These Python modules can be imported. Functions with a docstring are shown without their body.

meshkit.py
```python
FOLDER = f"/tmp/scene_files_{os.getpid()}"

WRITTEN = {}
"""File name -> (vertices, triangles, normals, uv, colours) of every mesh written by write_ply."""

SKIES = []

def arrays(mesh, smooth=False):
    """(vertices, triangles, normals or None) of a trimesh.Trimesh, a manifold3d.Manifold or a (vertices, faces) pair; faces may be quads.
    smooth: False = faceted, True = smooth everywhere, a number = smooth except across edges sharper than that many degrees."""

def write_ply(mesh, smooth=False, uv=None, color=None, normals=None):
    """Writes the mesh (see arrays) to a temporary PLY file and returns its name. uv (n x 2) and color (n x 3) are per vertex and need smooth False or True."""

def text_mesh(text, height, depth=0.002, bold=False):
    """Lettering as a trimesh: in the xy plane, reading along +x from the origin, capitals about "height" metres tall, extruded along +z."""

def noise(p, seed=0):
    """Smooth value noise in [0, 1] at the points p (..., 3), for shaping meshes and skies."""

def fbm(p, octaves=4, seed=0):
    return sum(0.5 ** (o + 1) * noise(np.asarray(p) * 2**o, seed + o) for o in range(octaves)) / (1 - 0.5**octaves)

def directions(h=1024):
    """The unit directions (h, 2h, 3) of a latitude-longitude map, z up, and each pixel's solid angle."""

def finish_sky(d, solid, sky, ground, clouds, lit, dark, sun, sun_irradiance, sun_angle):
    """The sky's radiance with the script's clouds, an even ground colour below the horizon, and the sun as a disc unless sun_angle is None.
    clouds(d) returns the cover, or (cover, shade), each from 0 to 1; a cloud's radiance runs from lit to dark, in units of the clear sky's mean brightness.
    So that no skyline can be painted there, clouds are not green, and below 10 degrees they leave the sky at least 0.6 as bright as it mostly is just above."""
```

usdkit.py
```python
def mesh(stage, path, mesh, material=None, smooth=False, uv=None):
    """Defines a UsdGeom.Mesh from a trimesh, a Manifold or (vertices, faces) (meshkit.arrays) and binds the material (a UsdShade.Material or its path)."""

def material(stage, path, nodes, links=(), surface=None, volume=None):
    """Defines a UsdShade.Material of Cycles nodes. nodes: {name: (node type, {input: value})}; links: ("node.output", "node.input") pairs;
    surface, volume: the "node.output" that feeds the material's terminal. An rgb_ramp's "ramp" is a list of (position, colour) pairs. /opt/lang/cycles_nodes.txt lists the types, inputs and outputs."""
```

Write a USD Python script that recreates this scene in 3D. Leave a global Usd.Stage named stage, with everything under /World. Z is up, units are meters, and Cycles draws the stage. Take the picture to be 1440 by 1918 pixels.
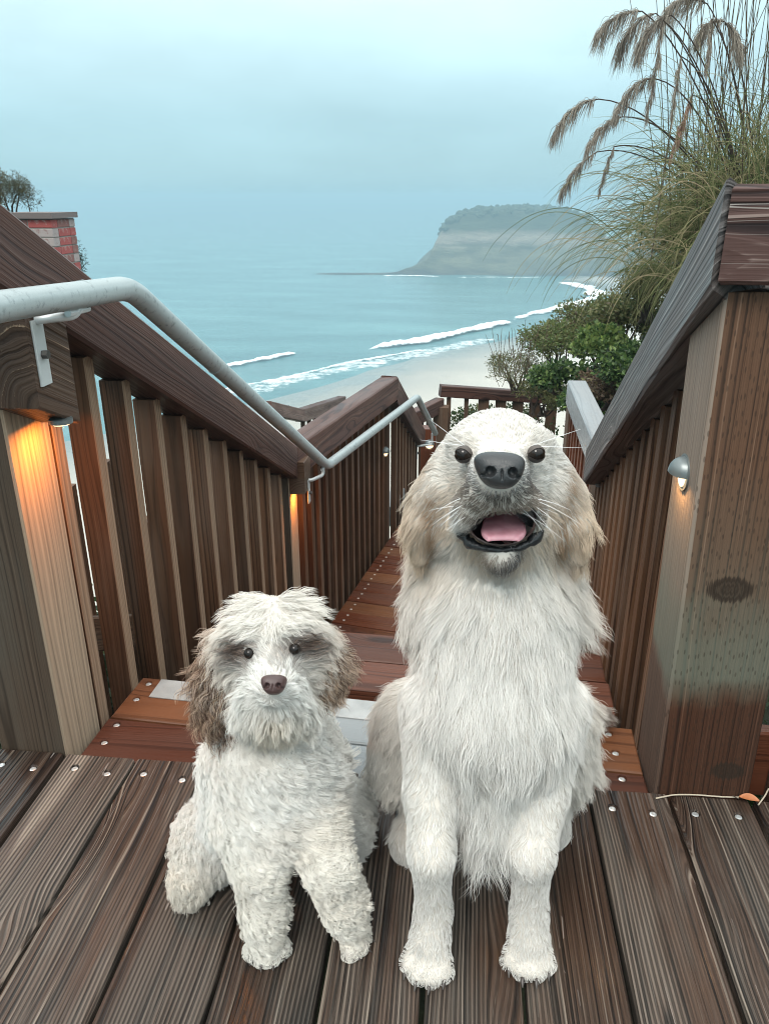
import math, numpy as np, trimesh, manifold3d as m3, usdkit, meshkit
from pxr import Usd, UsdGeom, UsdLux, UsdShade, Gf, Sdf, Vt
stage = Usd.Stage.CreateInMemory()
UsdGeom.SetStageUpAxis(stage, 'Z'); UsdGeom.SetStageMetersPerUnit(stage, 1.0)
UsdGeom.Xform.Define(stage, '/World'); UsdGeom.Scope.Define(stage, '/World/Looks')
T_ = Sdf.ValueTypeNames
A = lambda *x: np.array(x, float)

# ---------------------------------------------------------------- camera, sky, sun, exposure
EYE, YAW, PITCH = A(0, 0, 1.03), math.radians(5.6), math.atan(591 / 1450)
FH, RT = A(-math.sin(YAW), math.cos(YAW), 0), A(math.cos(YAW), math.sin(YAW), 0)     # level forward and right of the view
LOOK = FH * math.cos(PITCH) - A(0, 0, math.sin(PITCH)); UPV = np.cross(RT, LOOK)
cam = UsdGeom.Camera.Define(stage, '/World/camera')
cam.CreateHorizontalApertureAttr(36.0); cam.CreateFocalLengthAttr(36.0 * 1450 / 1440); cam.CreateVerticalApertureAttr(48.0)
cam.CreateClippingRangeAttr((0.05, 20000.0))
cm = np.eye(4); cm[0, :3], cm[1, :3], cm[2, :3], cm[3, :3] = RT, UPV, -LOOK, EYE
cam.AddTransformOp().Set(Gf.Matrix4d(*cm.ravel().tolist()))
cam.CreateExposureAttr(0.82)
SUN_EL, SUN_ROT = math.radians(55), math.radians(200)
sky = UsdLux.DomeLight.Define(stage, '/World/sky'); sky.GetPrim().SetCustomDataByKey('kind', 'structure')
# overcast: thin sky seen through an even cloud layer that brightens towards the unseen zenith, raised there to keep the dogs bright
SKY = [(0.0, (2.2, 3.65, 4.15)), (0.5, (2.2, 3.65, 4.15)), (0.54, (2.8, 4.35, 4.85)), (0.60, (4.9, 6.6, 6.95)), (0.70, (7.8, 9.1, 9.3)), (0.82, (11.5, 12.6, 12.7)), (1.0, (15.5, 16.6, 16.6))]
sm = usdkit.material(stage, '/World/Looks/sky', {
    'tc': ('texture_coordinate', {}), 'xyz': ('separate_xyz', {}), 'hf': ('math', {'math_type': 'multiply_add', 'value2': 0.5, 'value3': 0.5}), 'ramp': ('rgb_ramp', {'ramp': SKY}),
    'map': ('mapping', {'scale': (2.0, 2.0, 6.0)}), 'n': ('noise_texture', {'scale': 1.6, 'detail': 4.0, 'roughness': 0.55}), 'nr': ('map_range', {'from_min': 0.3, 'from_max': 0.7, 'to_min': 0.90, 'to_max': 1.08}),
    'nm': ('mix', {'mix_type': 'multiply', 'fac': 1.0}), 'cc': ('combine_xyz', {}),
    'sk': ('sky_texture', {'sky_type': 'single_scattering', 'sun_disc': False, 'sun_elevation': SUN_EL, 'sun_rotation': SUN_ROT}),
    'mx': ('mix', {'mix_type': 'mix', 'fac': 0.93}), 'bg': ('background_shader', {'strength': 0.1})},
    [('tc.generated', 'xyz.vector'), ('xyz.z', 'hf.value1'), ('hf.value', 'ramp.fac'), ('tc.generated', 'map.vector'), ('map.vector', 'n.vector'), ('n.fac', 'nr.value'),
     ('nr.result', 'cc.x'), ('nr.result', 'cc.y'), ('nr.result', 'cc.z'), ('ramp.color', 'nm.color1'), ('cc.vector', 'nm.color2'), ('sk.color', 'mx.color1'), ('nm.color', 'mx.color2'), ('mx.color', 'bg.color')],
    surface='bg.background')
UsdShade.MaterialBindingAPI.Apply(sky.GetPrim()).Bind(sm)
sun = UsdLux.DistantLight.Define(stage, '/World/sun'); sun.CreateIntensityAttr(0.4); sun.CreateAngleAttr(25.0); sun.CreateColorAttr(Gf.Vec3f(1.0, 0.95, 0.88))
sun.GetPrim().CreateAttribute('inputs:normalize', T_.Bool).Set(True)
sd = A(math.sin(SUN_ROT) * math.cos(SUN_EL), math.cos(SUN_ROT) * math.cos(SUN_EL), math.sin(SUN_EL))
zx = np.cross(A(0, 1, 0), sd); zx /= np.linalg.norm(zx); sm4 = np.eye(4); sm4[0, :3], sm4[1, :3], sm4[2, :3] = zx, np.cross(sd, zx), sd
sun.AddTransformOp().Set(Gf.Matrix4d(*sm4.ravel().tolist()))

# ---------------------------------------------------------------- helpers
def seen(px, py, f):
    """The point of the place that the photograph shows at (px, py), f metres ahead of where it was taken."""
    d = LOOK + RT * (px - 720) / 1450 + UPV * (959 - py) / 1450
    return EYE + d * (f / (d @ FH))
def seen_z(px, py, z):
    d = LOOK + RT * (px - 720) / 1450 + UPV * (959 - py) / 1450
    return EYE + d * ((z - EYE[2]) / d[2])
S, Z = seen, seen_z
WORLD, COUNT = {'/World': np.eye(4)}, {}
def fresh(parent, name):
    k = COUNT.get((parent, name), 0); COUNT[(parent, name)] = k + 1
    return f'{parent}/{name}' + (f'_{k:03d}' if k else '')
def tag(prim, label=None, cat=None, group=None, kind=None):
    p = prim if isinstance(prim, Usd.Prim) else stage.GetPrimAtPath(prim)
    for k, v in (('label', label), ('category', cat), ('group', group), ('kind', kind)):
        if v: p.SetCustomDataByKey(k, v)
    return p
def setx(prim, path, parent, W):
    WORLD[path] = W
    L = np.linalg.inv(WORLD[parent]) @ W
    if np.abs(L - np.eye(4)).max() > 1e-9: UsdGeom.Xformable(prim).AddTransformOp().Set(Gf.Matrix4d(*L.T.ravel().tolist()))
def frame(o, x=(1, 0, 0), y=(0, 1, 0), z=(0, 0, 1)):
    m = np.eye(4); m[:3, 0], m[:3, 1], m[:3, 2], m[:3, 3] = x, y, z, o
    return m
GROUPS = {'shrub': 'shrubs on the bank to the right of the steps', 'ivy_bush': 'ivy bushes growing up beside the steps', 'shore_pine': 'pines showing above the left rail', 'stair_railing': 'wooden railings of the steps and the walkway', 'step_light': 'small step lights on the railings', 'straw': 'loose straws on the deck by the right post'}
def thing(name, loc, label=None, cat=None, group=None, kind=None):
    group = group or GROUPS.get(name)
    p = fresh('/World', name); x = UsdGeom.Xform.Define(stage, p)
    setx(x.GetPrim(), p, '/World', frame(loc)); tag(x.GetPrim(), label, cat, group, kind)
    return p
def part(parent, name, mesh, mat, W=None, smooth=False, label=None, cat=None, group=None, kind=None):
    """One Mesh prim. mesh is in the frame W (world matrix); without W it is in world coordinates."""
    p = fresh(parent, name)
    if W is None:
        W = WORLD[parent]; v, f, _ = meshkit.arrays(mesh); mesh = ((v - W[:3, 3]) @ W[:3, :3], f)
    m = usdkit.mesh(stage, p, mesh, mat, smooth=smooth)
    setx(m.GetPrim(), p, parent, W); tag(m.GetPrim(), label, cat, group, kind)
    return p
def curves(parent, name, pts, widths, mat, col=None, kind=None, label=None, cat=None, group=None):
    """pts (n, k, 3) in world coordinates, widths (n, k) or (k,)."""
    n, k, _ = pts.shape; p = fresh(parent, name); o = WORLD[parent][:3, 3]
    c = UsdGeom.BasisCurves.Define(stage, p); c.CreateTypeAttr('linear'); c.CreateCurveVertexCountsAttr(Vt.IntArray.FromNumpy(np.full(n, k, np.int32)))
    c.CreatePointsAttr(Vt.Vec3fArray.FromNumpy((pts - o).reshape(-1, 3).astype(np.float32)))
    c.CreateWidthsAttr(Vt.FloatArray.FromNumpy(np.broadcast_to(widths, (n, k)).astype(np.float32).ravel())); c.SetWidthsInterpolation('vertex')
    if col is not None: UsdGeom.PrimvarsAPI(c).CreatePrimvar('tint', T_.Color3fArray, 'vertex').Set(Vt.Vec3fArray.FromNumpy(np.broadcast_to(col if col.ndim == 3 else col[:, None], (n, k, 3)).astype(np.float32).reshape(-1, 3)))
    UsdShade.MaterialBindingAPI.Apply(c.GetPrim()).Bind(mat); setx(c.GetPrim(), p, parent, WORLD[parent]); tag(c.GetPrim(), label, cat, group, kind)
    return p
def unit(v): v = np.asarray(v, float); return v / np.linalg.norm(v, axis=-1, keepdims=True)
def section(w, h, c):
    y, z = w / 2, h / 2
    return A((-y + c, -z), (y - c, -z), (y, -z + c), (y, z - c), (y - c, z), (-y + c, z), (-y, z - c), (-y, -z + c)).reshape(-1, 2)
def beam(p0, p1, w, h, c=0.004, side=None, n0=None, n1=None, wob=0.0, seed=0, steps=1):
    """A chamfered timber from p0 to p1 (centre line), w across, h high. Returns (mesh in its own frame with x along it, world frame)."""
    p0, p1 = A(*p0), A(*p1); L = np.linalg.norm(p1 - p0); a = (p1 - p0) / L
    s = np.cross(A(0, 0, 1), a) if side is None else A(*side); s = unit(s - a * (s @ a)); u = np.cross(a, s)
    sec = section(w, h, c); rng = np.random.default_rng(seed); rows = []
    for i in range(steps + 1):
        t = i / steps; q = []
        for y, z in sec:
            off = s * y + u * z; x = L * t
            for end, n, at in ((0, n0, 0.0), (steps, n1, L)):
                if i == end and n is not None: x = at - (off @ n) / (a @ n)
            q.append((x, y, z))
        q = np.array(q)
        if wob and 0 < i < steps: q[:, 1:] += rng.normal(0, wob, 2)
        rows.append(q)
    k = len(sec); v = np.vstack(rows); f = []
    for i in range(steps):
        for j in range(k):
            b, d = i * k + j, i * k + (j + 1) % k
            f += [(b, d, d + k), (b, d + k, b + k)]
    for j in range(1, k - 1): f += [(0, j + 1, j), (steps * k, steps * k + j, steps * k + j + 1)]
    f = np.array(f)[:, ::-1]
    tm = trimesh.Trimesh(v, f, process=False)
    if tm.volume < 0: tm.invert()
    return (np.array(tm.vertices), np.array(tm.faces)), frame(p0, a, s, u)
def timber(parent, name, p0, p1, w, h, mat, label=None, **kw):
    m, W = beam(p0, p1, w, h, **kw)
    return part(parent, name, m, mat, W, label=label)
def tube(pts, r, sides=16, caps=True):
    """A round pipe along a polyline, as (v, f)."""
    p = np.asarray(pts, float); t = unit(np.gradient(p, axis=0)); v, f = [], []
    a = unit(np.cross(t[0], A(0, 0, 1) if abs(t[0][2]) < 0.9 else A(1, 0, 0)))
    r = np.broadcast_to(r, (len(p),)); ang = np.arange(sides) * 2 * np.pi / sides
    for i in range(len(p)):
        a = unit(a - t[i] * (a @ t[i])); b = np.cross(t[i], a)
        v.append(p[i] + r[i] * (np.cos(ang)[:, None] * a + np.sin(ang)[:, None] * b))
    k = sides
    for i in range(len(p) - 1):
        for j in range(k):
            q = (i * k + j, i * k + (j + 1) % k, (i + 1) * k + (j + 1) % k, (i + 1) * k + j); f += [(q[0], q[1], q[2]), (q[0], q[2], q[3])]
    v = np.vstack(v)
    if caps:
        n = len(v); v = np.vstack([v, p[0], p[-1]])
        for j in range(k): f += [(n, (j + 1) % k, j), (n + 1, (len(p) - 1) * k + j, (len(p) - 1) * k + (j + 1) % k)]
    return v, np.array(f)
def arc(pts, rad, n=6):
    """Rounds the corners of a polyline."""
    pts = [A(*p) for p in pts]; out = [pts[0]]
    for a, b, c in zip(pts, pts[1:], pts[2:]):
        u, w = unit(a - b), unit(c - b); p, q = b + u * rad, b + w * rad
        out += [(1 - t) ** 2 * p + 2 * t * (1 - t) * b + t * t * q for t in np.linspace(0, 1, n)]
    return np.array(out + [pts[-1]])
def cat_(*ms):
    v, f, n = [], [], 0
    for a, b in ms: v.append(np.asarray(a)); f.append(np.asarray(b) + n); n += len(a)
    return np.vstack(v), np.vstack(f)

# ---------------------------------------------------------------- materials
LK = '/World/Looks/'
def plain(name, col, rough=0.6, metal=0.0, **kw):
    return usdkit.material(stage, LK + name, {'p': ('principled_bsdf', {'base_color': col, 'roughness': rough, 'metallic': metal, **kw})}, surface='p.BSDF')
def wood(name, dark, mid, pale, ring=52.0, contrast=0.6, weather=(0.2, 0.19, 0.18), wfac=0.3, rough=(0.3, 0.6), bump=0.6, knots=True, cracks=0.0, wet=None, extra=None, tone=0.35, swirl=0.014, spec=0.2, face=None):
    """Timber with year rings round an axis of its own; x runs along the grain."""
    N, Lk = {}, []
    def n(k, kind, **v): N[k] = (kind, v)
    def l(*p): Lk.extend(zip(p[::2], p[1::2]))
    n('tc', 'texture_coordinate'); n('oi', 'object_info'); n('off', 'vector_math', math_type='scale', vector1=(13.7, 1.93, 1.31)); l('oi.random', 'off.scale')
    n('po', 'vector_math', math_type='add'); l('tc.object', 'po.vector1', 'off.vector', 'po.vector2')           # each timber from another place in the tree
    n('wm', 'mapping', scale=(1.1, 7.0, 7.0)); n('wn', 'noise_texture', scale=1.0, detail=2.0); n('wc', 'vector_math', math_type='subtract', vector2=(0.5, 0.5, 0.5)); n('ws', 'vector_math', math_type='scale', scale=swirl * 2.2)
    l('po.vector', 'wm.vector', 'wm.vector', 'wn.vector', 'wn.color', 'wc.vector1', 'wc.vector', 'ws.vector1')
    n('lm', 'mapping', scale=(0.05, 1.0, 1.0)); l('tc.object', 'lm.vector')
    n('ro', 'vector_math', math_type='scale', vector1=(0.0, 0.23, 0.11)); n('rc', 'math', math_type='subtract', value2=0.5); l('oi.random', 'rc.value1', 'rc.value', 'ro.scale')
    n('r0', 'vector_math', math_type='add', vector2=(0.0, 0.013, 0.085)); l('ro.vector', 'r0.vector1')
    n('r1', 'vector_math', math_type='add'); n('r2', 'vector_math', math_type='add'); l('lm.vector', 'r1.vector1', 'r0.vector', 'r1.vector2', 'r1.vector', 'r2.vector1', 'ws.vector', 'r2.vector2')
    last = 'r2.vector'
    if knots:
        n('km', 'mapping', scale=(1.9, 6.0, 6.0)); n('kv', 'voronoi_texture', scale=1.0, randomness=1.0); n('kr', 'map_range', range_type='smoothstep', from_min=0.0, from_max=0.33, to_min=0.045, to_max=0.0, clamp=True)
        n('kc', 'combine_xyz'); n('ka', 'vector_math', math_type='add'); l('po.vector', 'km.vector', 'km.vector', 'kv.vector', 'kv.distance', 'kr.value', 'kr.result', 'kc.y', last, 'ka.vector1', 'kc.vector', 'ka.vector2'); last = 'ka.vector'
    n('w', 'wave_texture', wave_type='rings', rings_direction='x', profile='sine', scale=ring, distortion=1.2, detail=2.0, detail_scale=1.5); l(last, 'w.vector')
    n('gy', 'vector_math', math_type='multiply', vector2=(0.0, 1.0, 1.0)); n('gl', 'vector_math', math_type='length'); n('gs', 'math', math_type='multiply', value2=ring * 3.6); n('gn', 'noise_texture', dimensions='1D', scale=1.0, detail=3.0, roughness=0.55)
    n('gc', 'map_range', from_min=0.34, from_max=0.66, to_min=0.0, to_max=1.0, clamp=True); n('gm', 'mix_float', fac=0.8); l(last, 'gy.vector1', 'gy.vector', 'gl.vector1', 'gl.value', 'gs.value1', 'gs.value', 'gn.w', 'gn.fac', 'gc.value', 'w.fac', 'gm.a', 'gc.result', 'gm.b')
    n('fm', 'mapping', scale=(5.0, 320.0, 320.0)); n('f', 'noise_texture', scale=1.0, detail=3.0, roughness=0.6); l('po.vector', 'fm.vector', 'fm.vector', 'f.vector')
    n('cr', 'rgb_ramp', ramp=[(0.0, dark), (0.5, mid), (0.85, mid), (1.0, pale)]); n('wp', 'map_range', from_min=0.0, from_max=1.0, to_min=0.5 - contrast / 2, to_max=0.5 + contrast / 2)
    n('wf', 'mix_float', fac=0.3); l('gm.result', 'wf.a', 'f.fac', 'wf.b', 'wf.result', 'wp.value', 'wp.result', 'cr.fac')
    # weathering in large uneven patches
    n('pm', 'mapping', scale=(1.6, 9.0, 9.0)); n('pn', 'noise_texture', scale=1.0, detail=4.0, roughness=0.62); n('pr', 'map_range', range_type='smoothstep', from_min=0.42, from_max=0.66, to_min=0.0, to_max=wfac, clamp=True)
    l('po.vector', 'pm.vector', 'pm.vector', 'pn.vector', 'pn.fac', 'pr.value'); n('pw', 'math', math_type='multiply'); n('pk', 'map_range', from_min=0.0, from_max=1.0, to_min=0.35, to_max=1.15); l('wf.result', 'pk.value', 'pr.result', 'pw.value1', 'pk.result', 'pw.value2')
    n('m1', 'mix', mix_type='mix', color2=weather, use_clamp=False); l('cr.color', 'm1.color1', 'pw.value', 'm1.fac'); col = 'm1.color'
    n('tn', 'map_range', from_min=0.0, from_max=1.0, to_min=1 - tone, to_max=1 + tone); n('wo', 'white_noise_texture', dimensions='1D'); l('oi.random', 'wo.w', 'wo.value', 'tn.value')
    n('m2', 'vector_math', math_type='scale'); l(col, 'm2.vector1', 'tn.result', 'm2.scale'); col = 'm2.vector'
    if knots:
        n('kd', 'map_range', range_type='smoothstep', from_min=0.05, from_max=0.13, to_min=0.75, to_max=0.0, clamp=True); n('m3', 'mix', mix_type='mix', color2=tuple(0.5 * x for x in dark)); l('kv.distance', 'kd.value', 'kd.result', 'm3.fac', col, 'm3.color1'); col = 'm3.color'
    h = 'wf.result'
    if cracks:
        n('cm', 'mapping', scale=(0.55, 26.0, 26.0)); n('cn', 'noise_texture', scale=1.0, detail=1.0); n('ca', 'math', math_type='subtract', value2=0.5); n('cb', 'math', math_type='absolute'); n('ct', 'math', math_type='less_than', value2=0.003)
        n('cs', 'mapping', scale=(2.2, 3.0, 3.0)); n('cq', 'noise_texture', scale=1.0, detail=2.0); n('cg', 'math', math_type='greater_than', value2=0.54); n('cp', 'math', math_type='multiply'); n('cx', 'math', math_type='multiply', value2=cracks)
        l('po.vector', 'cm.vector', 'cm.vector', 'cn.vector', 'cn.fac', 'ca.value1', 'ca.value', 'cb.value1', 'cb.value', 'ct.value1', 'po.vector', 'cs.vector', 'cs.vector', 'cq.vector', 'cq.fac', 'cg.value1', 'ct.value', 'cp.value1', 'cg.value', 'cp.value2', 'cp.value', 'cx.value1')
        n('m4', 'mix', mix_type='mix', color2=(0.24, 0.21, 0.19)); l('cx.value', 'm4.fac', col, 'm4.color1'); col = 'm4.color'
    n('rr', 'map_range', range_type='smoothstep', from_min=0.35, from_max=0.65, to_min=rough[0], to_max=rough[1], clamp=True); l('pn.fac', 'rr.value'); rg = 'rr.result'
    n('bp', 'bump', strength=bump, distance=0.0025); l(h, 'bp.height')
    n('p', 'principled_bsdf', specular_ior_level=spec); nb = 'bp.normal'
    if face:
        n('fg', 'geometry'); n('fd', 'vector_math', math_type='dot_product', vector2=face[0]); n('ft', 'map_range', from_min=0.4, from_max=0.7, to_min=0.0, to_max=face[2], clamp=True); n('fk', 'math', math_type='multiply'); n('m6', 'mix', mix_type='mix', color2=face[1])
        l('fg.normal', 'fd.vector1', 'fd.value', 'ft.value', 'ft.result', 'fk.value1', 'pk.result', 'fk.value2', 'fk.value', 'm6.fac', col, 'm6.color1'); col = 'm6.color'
    if extra: col, rg, nb = extra(n, l, col, rg, nb)
    l(col, 'p.base_color', rg, 'p.roughness', nb, 'p.normal')
    return usdkit.material(stage, LK + name, N, Lk, surface='p.BSDF')

# woods (base colours as the wet and dry boards have them)
def greyed(n, l, col, rg, nb):
    """The middle of a step, mixed to a pale blue-grey."""
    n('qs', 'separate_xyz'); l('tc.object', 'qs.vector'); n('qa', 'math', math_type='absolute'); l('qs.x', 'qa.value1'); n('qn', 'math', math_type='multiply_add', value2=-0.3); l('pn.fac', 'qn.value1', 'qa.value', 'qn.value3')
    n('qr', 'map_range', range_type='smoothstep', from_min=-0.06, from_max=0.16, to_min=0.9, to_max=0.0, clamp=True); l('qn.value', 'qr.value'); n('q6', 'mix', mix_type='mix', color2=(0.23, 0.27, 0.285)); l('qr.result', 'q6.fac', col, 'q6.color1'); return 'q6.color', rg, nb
def ridged(n, l, col, rg, nb):
    """Weathered softwood: raised pale late wood and dark furrows about 7 mm apart along the board."""
    n('yn', 'noise_texture', scale=1.0, detail=1.0); n('ym', 'mapping', scale=(1.3, 9.0, 9.0)); n('ys', 'separate_xyz'); n('yk', 'math', math_type='multiply', value2=900.0); n('yp', 'math', math_type='multiply_add', value2=27.0); n('yw', 'math', math_type='sine'); n('yr', 'map_range', range_type='smoothstep', from_min=-0.75, from_max=0.55, to_min=0.48, to_max=1.4, clamp=True)
    l('po.vector', 'ym.vector', 'ym.vector', 'yn.vector', last_vec[0], 'ys.vector', 'ys.y', 'yk.value1', 'yn.fac', 'yp.value1', 'yk.value', 'yp.value3', 'yp.value', 'yw.value1', 'yw.value', 'yr.value')
    n('yd', 'map_range', range_type='smoothstep', from_min=0.40, from_max=0.58, to_min=0.2, to_max=1.0, clamp=True); n('yq', 'mix_float', a=1.0); l('pn.fac', 'yd.value', 'yd.result', 'yq.fac', 'yr.result', 'yq.b')
    n('ym2', 'vector_math', math_type='scale'); l(col, 'ym2.vector1', 'yq.result', 'ym2.scale'); n('yb', 'bump', strength=0.9, distance=0.0022); l('yq.result', 'yb.height', nb, 'yb.normal'); return 'ym2.vector', rg, 'yb.normal'
last_vec = ['ka.vector']
DECK = wood('deck_wood', (0.007, 0.0047, 0.004), (0.045, 0.0270, 0.0190), (0.135, 0.106, 0.084), ring=56, contrast=1.7, weather=(0.115, 0.103, 0.088), wfac=0.6, rough=(0.2, 0.5), bump=1.0, cracks=0.6, tone=0.45, swirl=0.012, spec=0.3, extra=ridged)
TREAD = wood('tread_wood', (0.022, 0.008, 0.005), (0.092, 0.031, 0.016), (0.17, 0.072, 0.040), ring=42, contrast=0.9, weather=(0.07, 0.042, 0.034), wfac=0.3, rough=(0.2, 0.45), bump=0.5, tone=0.25)
TREADW = wood('greyed_tread_wood', (0.022, 0.008, 0.005), (0.075, 0.026, 0.015), (0.17, 0.072, 0.040), ring=42, contrast=0.9, weather=(0.07, 0.042, 0.034), wfac=0.3, rough=(0.2, 0.45), bump=0.5, tone=0.1, extra=greyed)
TREAD2 = wood('orange_tread_wood', (0.045, 0.017, 0.008), (0.145, 0.060, 0.028), (0.24, 0.115, 0.06), ring=34, contrast=0.8, weather=(0.10, 0.05, 0.03), wfac=0.3, rough=(0.25, 0.5), bump=0.4, tone=0.15)
TREADV = wood('greyed_orange_tread_wood', (0.045, 0.017, 0.008), (0.145, 0.060, 0.028), (0.24, 0.115, 0.06), ring=34, contrast=0.8, weather=(0.10, 0.05, 0.03), wfac=0.3, rough=(0.25, 0.5), bump=0.4, tone=0.1, extra=greyed)
POST = wood('post_wood', (0.025, 0.015, 0.010), (0.095, 0.056, 0.036), (0.18, 0.125, 0.09), ring=48, contrast=0.9, weather=(0.12, 0.098, 0.078), wfac=0.4, rough=(0.4, 0.65), bump=0.6, tone=0.15)
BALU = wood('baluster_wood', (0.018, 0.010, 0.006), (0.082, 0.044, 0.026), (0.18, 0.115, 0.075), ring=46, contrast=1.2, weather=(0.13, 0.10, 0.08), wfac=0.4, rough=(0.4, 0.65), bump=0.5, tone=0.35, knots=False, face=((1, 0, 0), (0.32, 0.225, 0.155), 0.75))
BALR = wood('reddish_baluster_wood', (0.026, 0.013, 0.008), (0.098, 0.050, 0.028), (0.21, 0.13, 0.085), ring=46, contrast=1.3, weather=(0.16, 0.115, 0.085), wfac=0.45, rough=(0.4, 0.65), bump=0.5, tone=0.4, knots=False)
RAIL = wood('rail_wood', (0.016, 0.010, 0.010), (0.074, 0.036, 0.027), (0.18, 0.12, 0.098), ring=36, contrast=1.2, weather=(0.095, 0.072, 0.07), wfac=0.4, rough=(0.33, 0.6), bump=0.5, tone=0.2, swirl=0.03)
GREY = wood('weathered_rail_wood', (0.012, 0.010, 0.010), (0.086, 0.072, 0.067), (0.24, 0.212, 0.20), ring=34, contrast=1.6, weather=(0.18, 0.172, 0.172), wfac=0.5, rough=(0.35, 0.6), bump=0.9, tone=0.05, swirl=0.04)
RAILC = wood('cracked_rail_wood', (0.012, 0.008, 0.008), (0.074, 0.040, 0.034), (0.22, 0.16, 0.14), ring=30, contrast=1.5, weather=(0.10, 0.072, 0.066), wfac=0.4, rough=(0.35, 0.6), bump=1.0, tone=0.0, swirl=0.05, cracks=1.0)
PALE_SHEEN = wood('pale_sheen_wood', (0.10, 0.10, 0.105), (0.22, 0.225, 0.23), (0.32, 0.325, 0.33), ring=26, contrast=0.6, weather=(0.28, 0.29, 0.295), wfac=0.5, rough=(0.2, 0.42), bump=0.3, tone=0.05, knots=False)  # pale base colour stands in for wet wood reflecting the sky
BLOCK = wood('block_wood', (0.022, 0.012, 0.008), (0.06, 0.036, 0.025), (0.40, 0.28, 0.19), ring=24, contrast=1.2, weather=(0.14, 0.10, 0.07), wfac=0.2, rough=(0.4, 0.6), bump=1.0, knots=False, swirl=0.045, tone=0.05)
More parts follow.
